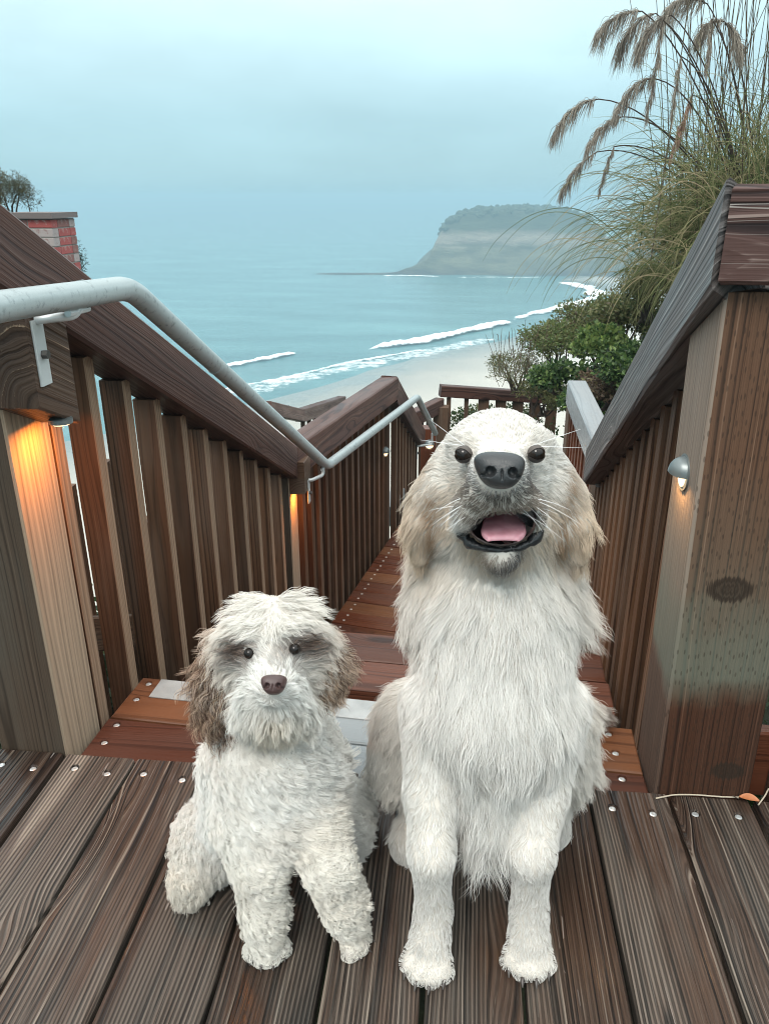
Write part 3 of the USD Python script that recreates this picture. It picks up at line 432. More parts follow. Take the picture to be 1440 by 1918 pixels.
for k in range(8):
    v = 4.7 + 0.13 * k; timber(wl, 'baluster', (-0.41 + 0.09 * (v - 4.6), v, -1.6), (-0.41 + 0.09 * (v - 4.6), v, -0.12 - 0.55 * (v - 4.53)), 0.037, 0.037, BALU, side=(1, 0, 0), c=0.002)
timber(wl, 'kerb_block', tuple(seen_z(722, 985, WZ)[:2]) + (WZ + 0.07,), tuple(seen_z(748, 945, WZ)[:2]) + (WZ + 0.07,), 0.09, 0.14, PALE_SHEEN, label='short pale block on the walkway edge')
# right side
right = thing('stair_railing', (0.47, 2.0, 0), 'right railing with weathered grey sloping cap and incised corner post', 'railing')
timber(right, 'post', (0.494, 1.258, -0.9), (0.456, 1.258, 0.905), 0.168, 0.15, POSTR, side=(1, 0, 0), c=0.005, label='broad corner post with tool slots and a faded greenish band')
ur = lambda v: 0.3975 + 0.085 * (v - 1.2)                                  # inner face of the right cap
zr = lambda v: 0.957 - 0.527 * (v - 1.20)
rail(right, 'top_rail', (0.395, 1.20, zr(1.20)), (ur(2.90), 2.90, zr(2.90)), 0.10, 0.128, GREY, n0=unit(A(0.67, -0.74, 0)), n1=A(0, 1, 0), label='weathered grey sloping top rail with open grain')
rail(right, 'top_rail', (0.401, 1.200, 0.981), (1.60, 1.200, 0.981), 0.09, 0.130, RAILC, n0=unit(A(0.67, -0.74, 0)), side=(0, 1, 0), label='level top rail with long pale grain cracks')
for k in range(14):
    v = 1.385 + 0.118 * k; u = ur(v) + 0.055
    timber(right, 'baluster', (u, v, zr(v) - 1.35), (u, v, zr(v) - 0.072), 0.088, 0.037, BALR, side=(1, 0, 0), c=0.002)
timber(right, 'bottom_rail', (0.50, 1.34, 0.16), (0.64, 2.9, 0.16 - SL * 1.56), 0.038, 0.085, POST, n0=A(0, 1, 0), n1=A(0, 1, 0))
timber(right, 'post', (0.61, 3.0, -1.6), (0.61, 3.0, 0.05), 0.12, 0.12, POST, side=(1, 0, 0))
for k in range(3): timber(right, 'baluster', (0.635 + 0.14 * k, 1.235, -0.4), (0.635 + 0.14 * k, 1.235, 0.92), 0.037, 0.037, BALU, side=(1, 0, 0), c=0.002)
timber(right, 'skirt_board', (0.585, 1.27, 0.02), (1.2, 1.27, 0.02), 0.03, 0.15, TREAD)
wr = thing('stair_railing', (0.56, 3.6, 0), 'short right railing with pale wet top rail beyond the retriever', 'railing')
rail(wr, 'top_rail', (0.585, 2.87, 0.055), (0.625, 4.18, 0.055), 0.10, 0.128, PALE_SHEEN, n0=A(0, 1, 0), n1=A(0, 1, 0), label='pale grey wet top rail')
for k in range(10): timber(wr, 'baluster', (0.60 + 0.03 * k * 0.118, 3.12 + 0.118 * k, -1.3), (0.60 + 0.03 * k * 0.118, 3.12 + 0.118 * k, -0.01), 0.05, 0.037, TREAD, side=(1, 0, 0), c=0.002)
timber(wr, 'post', (0.66, 4.26, -1.6), (0.66, 4.26, 0.03), 0.12, 0.12, POST, side=(1, 0, 0))
# far cross railing and the railing of the lower flight
cross = thing('stair_railing', (0.4, 7.0, -1.4), 'far dark railing across the end of the walkway above the beach', 'railing')
a, b = seen(824, 731, 7.0), seen(1062, 747, 7.2)
rail(cross, 'top_rail', a, b, 0.09, 0.105, RAIL)
for k in range(7):
    t = 0.07 + 0.135 * k; q = a + (b - a) * t; timber(cross, 'baluster', q - A(0, 0, 1.15), q - A(0, 0, 0.05), 0.04 if k < 2 else 0.10, 0.035, POST, side=(1, 0, 0), c=0.002)
timber(cross, 'post', b + A(0.12, 0, -1.3), b + A(0.12, 0, -0.02), 0.12, 0.12, POST, side=(1, 0, 0)); timber(cross, 'bottom_rail', a - A(0, -0.03, 1.0), b - A(0, -0.03, 1.0), 0.04, 0.09, POST)
rail(cross, 'top_rail', b + A(0.0, 0.0, -0.035), b + A(0.6, 0.05, -0.035), 0.09, 0.12, RAIL)
low = thing('stair_railing', (-0.3, 6.6, -1.4), 'short rising railing by a glowing step light near the far landing', 'railing')
a, b = seen(770, 785, 6.4), seen(823, 758, 6.9); rail(low, 'top_rail', a, b, 0.09, 0.13, RAIL)
timber(low, 'post', b + A(0.02, -0.05, -1.3), b + A(0.02, -0.05, 0.0), 0.13, 0.12, POST, side=(1, 0, 0)); timber(low, 'post', seen(803, 820, 6.0) - A(0, 0, 0.9), seen(803, 800, 6.0), 0.12, 0.12, TREAD, side=(1, 0, 0))
for k in range(4): q = a + (b - a) * (0.1 + 0.25 * k); timber(low, 'baluster', q - A(0, 0, 1.2), q - A(0, 0, 0.05), 0.04, 0.04, POST, side=(1, 0, 0), c=0.002)
dn = thing('stair_railing', (-1.9, 7, -1.5), 'dark railing of a lower flight showing behind the left top rail', 'railing')
a, b, c_ = seen(498, 764, 6.5), seen(562, 778, 7.5), seen(640, 752, 9.0); rail(dn, 'top_rail', a, b, 0.1, 0.12, RAIL); rail(dn, 'top_rail', b, c_, 0.1, 0.13, RAIL)
for k in range(8): q = b + (c_ - b) * (0.05 + 0.13 * k); timber(dn, 'baluster', q - A(0, 0, 1.3), q - A(0, 0, 0.06), 0.04, 0.04, POST, side=(1, 0, 0), c=0.002)

# ---------------------------------------------------------------- pipe handrail and step lights
hand = thing('pipe_handrail', (-0.62, 1.4, 0.88), 'pale galvanised pipe handrail bending down along the left railing', 'handrail')
hp = arc([(-0.64, -0.3, 0.905), (-0.625, 1.0, 0.893), (-0.617, 1.435, 0.874), (-0.562, 3.165, -0.058), (-0.255, 4.66, -0.11), (-0.17, 5.7, -0.64)], 0.05)
part(hand, 'pipe', tube(hp, 0.0215, 20), PIPE, smooth=40)
for q in ((-0.622, 1.262, 0.8815), (-0.604, 1.86, 0.644)):
    i = np.argmin(np.linalg.norm(hp - A(*q), axis=1)); t_ = unit(A(0.008, 0.435, -0.018)) if q[1] < 1.4 else unit(A(0.055, 1.73, -0.932))
    part(hand, 'collar', tube([A(*q) - t_ * 0.004, A(*q) + t_ * 0.004], 0.0225, 20), PIPE, smooth=40)
def bracket(v, u, zt, pipe, dz=0.1):
    """Flat plate on the block face, an arm curving out and up to the pipe, a saddle under it."""
    (m, W) = beam((u + 0.003, v, zt - dz), (u + 0.003, v, zt), 0.034, 0.005, c=0.0015, side=(0, 1, 0)); pl = part(hand, 'bracket_plate', m, BRACKET, W)
    part(pl, 'bolt', tube([A(u + 0.005, v, zt - 0.055), A(u + 0.015, v, zt - 0.055)], 0.0075, 6), BOLT)
    arm = arc([(u + 0.004, v, zt), (u + 0.02, v, zt + 0.002), (pipe[0], pipe[1] - 0.01, zt + 0.004), (pipe[0], pipe[1], pipe[2] - 0.020)], 0.012, 5)
    part(hand, 'bracket_arm', tube(arm, 0.0075, 10), BRACKET, smooth=40)
    part(hand, 'saddle', tube([A(pipe[0], pipe[1] - 0.035, pipe[2] - 0.0232), A(pipe[0], pipe[1] + 0.035, pipe[2] - 0.0245)], 0.006, 8), BRACKET, smooth=40)
bracket(1.20, -0.680, 0.848, (-0.622, 1.235, 0.882), 0.105)
bracket(3.02, -0.620, -0.075, (-0.566, 3.09, -0.017), 0.10)
bracket(5.55, -0.30, -0.70, (-0.19, 5.6, -0.59), 0.1)
def lamp(p, out, label, r=0.031, power=0.9, scale=1.0, group=None):
    """A hooded step light fixed to a face at p, facing 'out': rim, dome hood over the upper half, glowing lens below."""
    out = unit(A(*out)); t = thing('step_light', p, label, 'step light', group); x = unit(np.cross(A(0, 0, 1), out)); W = frame(A(*p), x, A(0, 0, 1), out); r *= scale
    a = np.linspace(0, 2 * np.pi, 25)[:-1]
    part(t, 'rim', tube([(0, 0, 0.0), (0, 0, 0.006 * scale)], r, 24), HOOD, W @ frame((0, 0, 0)), smooth=40)
    th = np.linspace(-0.12, np.pi + 0.12, 13); ph_ = np.linspace(0, np.pi / 2, 6); R = r * 0.86
    V = A(*[(R * math.cos(q) * math.cos(h * 0.0) * (1 - 0.0 * h) * math.cos(h), R * math.sin(q) * math.cos(h) , 0.006 * scale + 0.024 * scale * math.sin(h)) for h in ph_ for q in th])
    f = [(i * 13 + j, i * 13 + j + 1, (i + 1) * 13 + j + 1) for i in range(5) for j in range(12)] + [(i * 13 + j, (i + 1) * 13 + j + 1, (i + 1) * 13 + j) for i in range(5) for j in range(12)]
    part(t, 'hood', (V, np.array(f)), HOOD, W, smooth=True)
    b = np.linspace(np.pi, 2 * np.pi, 13); lv = np.vstack([[(0, 0, 0.0075 * scale)], np.stack([0.8 * r * np.cos(b), 0.8 * r * np.sin(b), 0 * b + 0.0075 * scale], -1)])
    part(t, 'lens', (lv, np.array([(0, j, j + 1) for j in range(1, 13)])), LAMP, W)
    dl = UsdLux.DiskLight.Define(stage, t + '/glow'); dl.CreateRadiusAttr(0.010 * scale); dl.CreateIntensityAttr(power); dl.CreateColorAttr(Gf.Vec3f(1.0, 0.55, 0.22)); dl.GetPrim().CreateAttribute('inputs:normalize', T_.Bool).Set(True)
    zz = unit(-(out * 0.35 + A(0, 0, -0.93))); xx = unit(np.cross(A(0, 1, 0.1), zz)); M_ = np.eye(4); M_[:3, 0], M_[:3, 1], M_[:3, 2], M_[:3, 3] = xx, np.cross(zz, xx), zz, out * 0.014 * scale + A(0, 0, -0.006)
    dl.AddTransformOp().Set(Gf.Matrix4d(*M_.T.ravel().tolist()))
lamp((0.3815, 1.262, 0.605), (-1, 0, 0), 'grey hooded step light on the side of the right corner post', power=0.12)
def puck(p, label, power):
    """A small round downlight let into the underside of a rail block."""
    t = thing('step_light', p, label, 'step light')
    part(t, 'rim', tube([A(*p), A(*p) - A(0, 0, 0.008)], 0.02, 20), HOOD, smooth=40); part(t, 'lens', tube([A(*p) - A(0, 0, 0.0085), A(*p) - A(0, 0, 0.0105)], 0.015, 16), LAMP)
    dl = UsdLux.DiskLight.Define(stage, t + '/glow'); dl.CreateRadiusAttr(0.018); dl.CreateIntensityAttr(power); dl.CreateColorAttr(Gf.Vec3f(1.0, 0.31, 0.05)); sh_ = UsdLux.ShapingAPI.Apply(dl.GetPrim()); sh_.CreateShapingConeAngleAttr(42.0); sh_.CreateShapingConeSoftnessAttr(0.9); dl.GetPrim().CreateAttribute('inputs:normalize', T_.Bool).Set(True)
    M_ = np.eye(4); M_[:3, 3] = (0, 0, -0.013); dl.AddTransformOp().Set(Gf.Matrix4d(*M_.T.ravel().tolist()))
puck((-0.690, 1.25, 0.672), 'small downlight under the block of the left corner post', 0.30)
puck((-0.64, 3.02, -0.112), 'small downlight under the block of the lower left post', 0.34)
lamp(tuple(seen(721, 846, 4.35)), (0.9, -0.4, 0), 'tiny lit step light on the balusters near the far bend of the handrail', power=0.1)
lamp(tuple(seen(804, 832, 5.86)), (0.2, -1, 0), 'tiny bright step light on a far post below the handrail end', power=0.1, scale=1.3)

# ---------------------------------------------------------------- plants, chimney, litter
LEAF = usdkit.material(stage, LK + 'leaf', {'a': ('attribute', {'attribute': 'tint'}), 'd': ('principled_bsdf', {'roughness': 0.55, 'specular_ior_level': 0.4}), 't': ('translucent_bsdf', {}), 'x': ('mix_closure', {'fac': 0.25})}, [('a.color', 'd.base_color'), ('a.color', 't.color'), ('d.BSDF', 'x.closure1'), ('t.BSDF', 'x.closure2')], surface='x.closure')
BARK = plain('twig_bark', (0.045, 0.032, 0.024), 0.9)
def leaf_mesh(c, n, size, aspect, rng):
    """One folded diamond per point: four triangles each."""
    m = len(c); ax = unit(n * 0.5 + rng.normal(0, 0.7, (m, 3))); sd_ = unit(np.cross(ax, rng.normal(0, 1, (m, 3)))); nn = np.cross(ax, sd_); L = (size * rng.uniform(0.6, 1.3, m))[:, None]
    v = np.stack([c, c + ax * L * 0.5 + sd_ * L * aspect + nn * L * 0.1, c + ax * L, c + ax * L * 0.5 - sd_ * L * aspect + nn * L * 0.1], 1).reshape(-1, 3); i = 4 * np.arange(m)[:, None]
    return v, np.vstack([i + A(0, 1, 2).astype(int), i + A(0, 2, 3).astype(int)])
def foliage(parent, name, c, n, size, aspect, cols, rng, kind='stuff', label=None):
    v, f = leaf_mesh(c, n, size, aspect, rng); p = part(parent, name, (v, f), LEAF, kind=kind, label=label)
    cols = A(*cols); k = np.clip(rng.normal(0.5, 0.24, len(c)) * (len(cols) - 1), 0, len(cols) - 1.001); i = k.astype(int); w = (k - i)[:, None]; t = (cols[i] * (1 - w) + cols[i + 1] * w) * rng.uniform(0.75, 1.25, (len(c), 1))
    UsdGeom.PrimvarsAPI(stage.GetPrimAtPath(p)).CreatePrimvar('tint', T_.Color3fArray, 'vertex').Set(Vt.Vec3fArray.FromNumpy(np.repeat(t, 4, 0).astype(np.float32))); return p
def shrub(name, c, rad, n, size, cols, label, seed, aspect=0.3, cat='shrub', group=None, clumps=14, stems=7):
    rng = np.random.default_rng(seed); c, rad = A(*c), A(*rad); base = c - A(0, 0, rad[2] * 1.05); t = thing(name, base, label, cat, group)
    cc = unit(rng.normal(0, 1, (clumps, 3))); cc[:, 2] = np.abs(cc[:, 2]) * 0.9 - 0.15; cc *= rng.uniform(0.45, 0.95, (clumps, 1))
    n = int(n * 1.45); own = rng.integers(0, clumps, n); d = rng.normal(0, 1, (n, 3)); d = unit(d) * rng.random((n, 1)) ** 0.45 * 0.42; p = cc[own] + d
    foliage(t, 'foliage', c + p * rad, unit(p + d * 2 + A(0, 0, .3)), size * .78, aspect, [tuple(.85 * x for x in q) for q in cols], rng)
    for k in range(stems): q = c + cc[k % clumps] * rad * 0.85; part(t, 'stem', tube([base + rng.normal(0, .03, 3) * A(1, 1, 0), (base + q) / 2 + rng.normal(0, .04, 3), q], A(.012, .008, .003), 6), BARK)
    return t
OLIVE = [(0.025, 0.035, 0.012), (0.07, 0.085, 0.028), (0.14, 0.14, 0.05), (0.20, 0.17, 0.07)]; GREEN = [(0.010, 0.020, 0.008), (0.03, 0.065, 0.02), (0.075, 0.13, 0.035), (0.16, 0.22, 0.06)]; RUSSET = [(0.03, 0.018, 0.014), (0.085, 0.05, 0.035), (0.14, 0.10, 0.055), (0.20, 0.20, 0.09)]; DARK = [(0.006, 0.012, 0.006), (0.015, 0.03, 0.012), (0.035, 0.055, 0.02)]
GL = 'leafy shrubs on the bank beyond the right railing'
shrub('shrub', S(968, 690, 6.6), (.24, .24, .20), 2600, .030, OLIVE, 'feathery yellow-olive shrub at the beach end of the bank', 1, aspect=.12, clumps=18)
shrub('shrub', S(1046, 650, 6.2), (.30, .3, .22), 2600, .040, [OLIVE[1], OLIVE[2], GREEN[2], RUSSET[1]], 'mixed olive and green shrub below the pampas grass, next to the feathery one', 2, aspect=.22, clumps=18)
shrub('shrub', S(1062, 712, 5.6), (.26, .25, .16), 2200, .045, GREEN, 'dark glossy green shrub behind the far cross railing', 3, aspect=.34)
shrub('shrub', S(1125, 655, 5.2), (.24, .25, .16), 2200, .042, [GREEN[1], GREEN[2], GREEN[3], (0.24, 0.30, 0.07)], 'bright green shrub under the weathered sloping rail', 4, aspect=.36)
shrub('shrub', S(1148, 725, 4.6), (.20, .2, .13), 1900, .034, RUSSET, 'reddish brown shrub just left of the weathered sloping rail', 5, aspect=.25)
shrub('shrub', S(1130, 595, 6.4), (.36, .3, .2), 2400, .040, [RUSSET[1], OLIVE[1], OLIVE[2], GREEN[2]], 'brownish shrub right under the drooping pampas blades', 6, aspect=.22)
shrub('shrub', S(1195, 690, 4.4), (.2, .2, .2), 1700, .04, GREEN, 'green shrub half hidden behind the weathered sloping rail', 12, aspect=.3)
shrub('shrub', S(1010, 742, 6.3), (.30, .3, .16), 2200, .036, OLIVE, 'low olive shrub between the feathery shrub and the cross railing', 13, aspect=.2)
shrub('shrub', S(1090, 625, 6.9), (.34, .3, .20), 2400, .040, [GREEN[1], OLIVE[1], OLIVE[2], GREEN[3]], 'rounded pale green shrub highest on the bank', 14, aspect=.3)
shrub('shrub', S(1185, 610, 5.6), (.30, .3, .26), 2600, .040, [GREEN[1], OLIVE[1], OLIVE[2], RUSSET[2]], 'wide olive-green shrub at the foot of the pampas grass', 16, aspect=.28, clumps=20)
shrub('shrub', S(1215, 545, 5.2), (.26, .3, .20), 2200, .045, [OLIVE[0], OLIVE[1], OLIVE[2], OLIVE[3]], 'dry olive shrub among the lowest pampas blades', 17, aspect=.14, clumps=18)
shrub('shrub', S(1100, 760, 5.0), (.2, .2, .14), 1600, .04, GREEN, 'dark shrub behind the pale wet top rail', 15, aspect=.34)
shrub('shrub', S(960, 800, 7.3), (.7, .25, .30), 2400, .045, [DARK[1], GREEN[1], OLIVE[1], OLIVE[2]], 'dim shrub seen through the bars of the far cross railing', 7, aspect=.3)
for i, (q, r, l_) in enumerate((((-1.22, 1.75, -.62), (.30, .55, .62), 'dark ivy bush behind the balusters nearest the left corner post'), ((-1.2, 2.7, -.95), (.32, .55, .6), 'dark ivy bush behind the middle balusters of the left railing'), ((-1.35, 3.9, -1.3), (.45, .8, .6), 'dark bush below the lower left railing'))):
    shrub('ivy_bush', q, r, 2600, .05, DARK, l_, 20 + i, aspect=.36, cat='bush', clumps=22)
shrub('ivy_bush', (0.74, 1.55, -.45), (.16, .35, .5), 1500, .05, GREEN, 'green ivy behind the right corner post', 24, aspect=.36, cat='bush', clumps=16)
shrub('shore_pine', S(12, 372, 8.0), (.26, .3, .26), 2600, .05, [(0.03, 0.032, 0.014), (0.075, 0.068, 0.025), (0.13, 0.11, 0.04)], 'olive pine crown at the far left edge above the left rail', 26, aspect=.05, cat='pine tree', clumps=16)
shrub('shore_pine', S(132, 505, 7.4), (.14, .2, .30), 1800, .045, [(0.012, 0.024, 0.014), (0.03, 0.05, 0.028), (0.06, 0.085, 0.045)], 'small dark pine sapling to the right of the brick chimney', 27, aspect=.05, cat='pine tree', clumps=16)
rng = np.random.default_rng(40); q = np.stack([rng.uniform(0.75, 3.6, 9000), rng.uniform(1.5, 8.0, 9000)], -1); q2 = np.stack([rng.uniform(-3.2, -0.8, 5000), rng.uniform(0.6, 6.5, 5000)], -1); q = np.vstack([q, q2])
foliage('/World', 'ground_cover', np.c_[q, hill(q[:, 0], q[:, 1]) + rng.uniform(-.02, .14, len(q))], np.tile(A(0, 0, 1), (len(q), 1)), .05, .33, [DARK[0], DARK[1], GREEN[1], OLIVE[1]], rng)
# pampas grass
GRASS = usdkit.material(stage, LK + 'grass_blade', {'a': ('attribute', {'attribute': 'tint'}), 'd': ('diffuse_bsdf', {}), 't': ('translucent_bsdf', {}), 'x': ('mix_closure', {'fac': 0.3})}, [('a.color', 'd.color'), ('a.color', 't.color'), ('d.BSDF', 'x.closure1'), ('t.BSDF', 'x.closure2')], surface='x.closure')
pb_ = S(1425, 500, 4.5); pamp = thing('pampas_grass', pb_, 'tall pampas grass clump with drooping feathery plumes at the top right', 'grass')
rng = np.random.default_rng(50)
def blades(n, lean, length, k, droop, spread=.22, az=None):
    az = rng.uniform(0, 2 * np.pi, n) if az is None else rng.normal(az[0], az[1], n); el = np.radians(rng.uniform(*lean, n)); L = rng.uniform(*length, n); p = pb_ + np.stack([rng.normal(0, spread, n), rng.normal(0, spread, n), rng.uniform(-.1, .1, n)], -1); d = np.stack([np.cos(az) * np.sin(el), np.sin(az) * np.sin(el), np.cos(el)], -1)
    out = [p]; w = rng.normal(0, .05, (n, 3))
    for q in range(1, k): d = unit(d + A(0, 0, -1) * (rng.uniform(.6, 1.3, n) * droop * q / k)[:, None] + w / k); out.append(out[-1] + d * (L / (k - 1))[:, None])
    return np.stack(out, 1)
GC = A((0.055, 0.075, 0.030), (0.13, 0.145, 0.065), (0.235, 0.215, 0.115), (0.34, 0.27, 0.17))
b1 = blades(2600, (5, 55), (.65, 1.25), 10, .52); b2_ = blades(800, (30, 85), (.4, .72), 10, .6, az=(3.7, .8)); bl = np.vstack([b1, b2_]); ci_ = np.clip(rng.normal(1.4, .9, len(bl)), 0, 2.999); ii = ci_.astype(int); fr = (ci_ - ii)[:, None]
curves(pamp, 'leaf_blades', bl, .0045 * np.array([1, 1, 1, .95, .9, .8, .7, .55, .4, .15])[None] * rng.uniform(.6, 1.2, (len(bl), 1)), GRASS, col=GC[ii] * (1 - fr) + GC[ii + 1] * fr, kind='stuff')
up_ = blades(130, (0, 16), (1.6, 2.6), 8, .07, spread=.25); curves(pamp, 'bare_stalks', up_, .005 * np.array([1, 1, .9, .8, .7, .6, .4, .2]), GRASS, col=rng.uniform(.6, 1.3, (len(up_), 1)) * A(0.085, 0.07, 0.05), kind='stuff')
PL = [((1202, 20), (1150, 22), (1118, 66), 1.0), ((1228, 24), (1180, 36), (1159, 101), 1.1), ((1257, 27), (1215, 40), (1196, 95), 1.1), ((1324, 6), (1285, -14), (1249, 21), 1.1), ((1241, 37), (1232, 120), (1209, 229), .55), ((1357, 40), (1325, 32), (1306, 76), .9), ((1357, 40), (1380, 58), (1386, 100), .9), ((1276, 105), (1266, 160), (1257, 229), .4), ((1332, 35), (1330, 90), (1322, 137), .4),
      ((1232, 148), (1190, 138), (1151, 217), .9), ((1122, 185), (1070, 188), (1035, 257), .9), ((1165, 218), (1125, 228), (1099, 281), .7), ((1118, 284), (1075, 310), (1050, 365), .75), ((1150, 274), (1136, 310), (1121, 364), .35), ((1296, 177), (1280, 230), (1255, 296), .5)]
PC = A((0.15, 0.13, 0.11), (0.24, 0.215, 0.18), (0.35, 0.31, 0.26))
for i, (a, b, c, fs) in enumerate(PL):
    f = 4.3 + .35 * rng.random(); a3, b3, c3 = S(*a, f), S(*b, f - .05), S(*c, f - .08); t = np.linspace(0, 1, 26)[:, None]; ax = (1 - t) ** 2 * a3 + 2 * t * (1 - t) * b3 + t * t * c3; kk = 260
    w = rng.random(kk); j = np.clip((w * 25).astype(int), 0, 24); p = ax[j] + (ax[j + 1] - ax[j]) * rng.random((kk, 1)); tg = unit(ax[j + 1] - ax[j]); L = (.125 * fs * (.45 + 1.0 * np.sin(np.pi * np.clip(w * .85 + .12, 0, 1))) * rng.uniform(.5, 1.15, kk))[:, None]; w = np.where(rng.random(kk) < .75, (np.round(w * 15) + rng.normal(0, .13, kk)).clip(0, 15) / 15, w); j = np.clip((w * 25).astype(int), 0, 24); p = ax[j] + (ax[j + 1] - ax[j]) * (w * 25 - j).clip(0, 1)[:, None]; tg = unit(ax[j + 1] - ax[j]); lob = np.round(w * 15) * 7.7; sway = np.stack([np.sin(lob), np.cos(lob * 1.3), 0 * lob], -1) * .25
    d0 = unit(tg * .9 + sway + rng.normal(0, .22, (kk, 3))); d1 = unit(tg * .35 + A(0, 0, -1.1) + rng.normal(0, .10, (kk, 3)) + sway * .6); q = np.stack([p, p + d0 * L * .3, p + d0 * L * .35 + d1 * L * .3, p + d0 * L * .4 + d1 * L * .7], 1)
    col = PC[rng.integers(0, 3, kk)] * (A(1.15, .85, .75) if i == 14 else 1.0); curves(pamp, 'plume', q, np.array([.0017, .0020, .0018, .0006]), GRASS, col=col)
    st = np.linspace(0, 1, 14)[:, None]; m_ = pb_ * .38 + a3 * .62 + A(0, 0, .30); part(pamp, 'stem', tube(np.vstack([(1 - st) ** 2 * pb_ + 2 * st * (1 - st) * m_ + st * st * a3, ax[2::4]]), np.r_[np.linspace(.0045, .003, 14), np.linspace(.003, .0012, 6)], 6), BARK)
wd = thing('dry_weed', S(940, 720, 6.0), 'thin dry brown weed stalks standing left of the shrubs', 'weed')
ws = []
for k in range(26): p0 = S(rng.uniform(930, 1020), rng.uniform(690, 730), 6.0); d = unit(A(rng.normal(-.1, .25), rng.normal(0, .2), 1)); ws.append([p0 + d * t * rng.uniform(.25, .42) + rng.normal(0, .008, 3) for t in np.linspace(0, 1, 6)])
curves(wd, 'stalks', np.array(ws), np.array([.004, .0035, .003, .003, .004, .002]), GRASS, col=np.tile(A(0.10, 0.075, 0.055), (26, 1)), kind='stuff')
# brick chimney
ch = thing('brick_chimney', S(72, 470, 7.0), 'weathered red and whitewashed brick chimney behind the left rail', 'chimney'); c0 = S(72, 397, 7.0); rng = np.random.default_rng(60)
brick_m = [usdkit.material(stage, LK + f'brick_{n_}', {'tc': ('texture_coordinate', {}), 'n': ('noise_texture', {'scale': 18.0, 'detail': 5.0, 'roughness': .7}), 'r': ('rgb_ramp', {'ramp': [(0.35, c1), (0.55, c1), (0.68, c2)]}), 'p': ('principled_bsdf', {'roughness': 0.85})}, [('tc.object', 'n.vector'), ('n.fac', 'r.fac'), ('r.color', 'p.base_color')], surface='p.BSDF') for n_, c1, c2 in (('red', (0.26, 0.055, 0.05), (0.30, 0.20, 0.18)), ('dull', (0.17, 0.075, 0.065), (0.28, 0.22, 0.20)), ('washed', (0.28, 0.24, 0.23), (0.18, 0.09, 0.08)))]
part(ch, 'mortar_core', trimesh.creation.box([.40, .40, 1.3], trimesh.transformations.translation_matrix(c0 - A(0, 0, .70))), plain('mortar', (0.22, 0.20, 0.18), .9))
for r in range(12):
    for y_ in (-1, 1):
        for k in range(2):
            o_ = .052 if r % 2 else -.052
            m, W = beam(c0 + A(-.105 + .21 * k - .1 + (o_ if k == 0 else 0) * 0, y_ * .155, -.085 - .072 * r), c0 + A(-.105 + .21 * k + .1, y_ * .155, -.085 - .072 * r), .10, .062, c=.003); part(ch, 'brick', m, brick_m[int(rng.choice(3, p=(.45, .3, .25) if k or r > 3 else (.15, .25, .6)))], W)
    for x_ in (-1, 1): m, W = beam(c0 + A(x_ * .155, -.1, -.085 - .072 * r), c0 + A(x_ * .155, .1, -.085 - .072 * r), .10, .062, c=.003); part(ch, 'brick', m, brick_m[int(rng.choice(3, p=(.55, .3, .15)))], W)
part(ch, 'cap_slab', trimesh.creation.box([.46, .46, .045], trimesh.transformations.translation_matrix(c0 - A(0, 0, .0225))), plain('cap_concrete', (0.12, 0.10, 0.095), .9))
# litter on the deck
lf = thing('fallen_leaf', Z(1402, 1501, .004), 'small orange-brown fallen leaf at the right end of the deck', 'leaf'); rr_ = np.linspace(0, 1, 9); lc = Z(1402, 1501, .006); la = unit(A(1, -.25, 0)); ls = np.cross(A(0, 0, 1), la)
lv = np.vstack([lc + la * (.034 * (t - .5)) + ls * (y * .0095 * math.sin(math.pi * min(1, t * .96 + .02)) ** .8) + A(0, 0, .006 * abs(y) + .004 * math.sin(3 * t)) for t in rr_ for y in (-1, 0, 1)]); lq = [(3 * i + j, 3 * i + j + 1, 3 * i + j + 4) for i in range(8) for j in range(2)] + [(3 * i + j, 3 * i + j + 4, 3 * i + j + 3) for i in range(8) for j in range(2)]
part(lf, 'blade', (lv, np.array(lq)), plain('orange_leaf', (0.36, 0.13, 0.05), .6), smooth=True); part(lf, 'stalk', tube([lc - la * .017, lc - la * .028 + A(0, 0, .004)], .0008, 6), BARK)
STRAW = plain('straw', (0.42, 0.36, 0.28), .7)
for (pp, l_) in (([(1228, 1496), (1262, 1489), (1300, 1489), (1350, 1493), (1384, 1494)], 'long pale straw lying along the deck edge by the right post'), ([(1439, 1478), (1432, 1492), (1420, 1508)], 'short pale straw crossing the gap right of the orange leaf'), ([(1383, 1496), (1388, 1480), (1394, 1472)], 'tiny straw standing up beside the orange leaf')):
    t = thing('straw', Z(*pp[0], .003), l_, 'straw'); part(t, 'stem', tube(arc([Z(x, y, .004 + .002 * (i % 2)) for i, (x, y) in enumerate(pp)], .01), .0013, 6), STRAW)

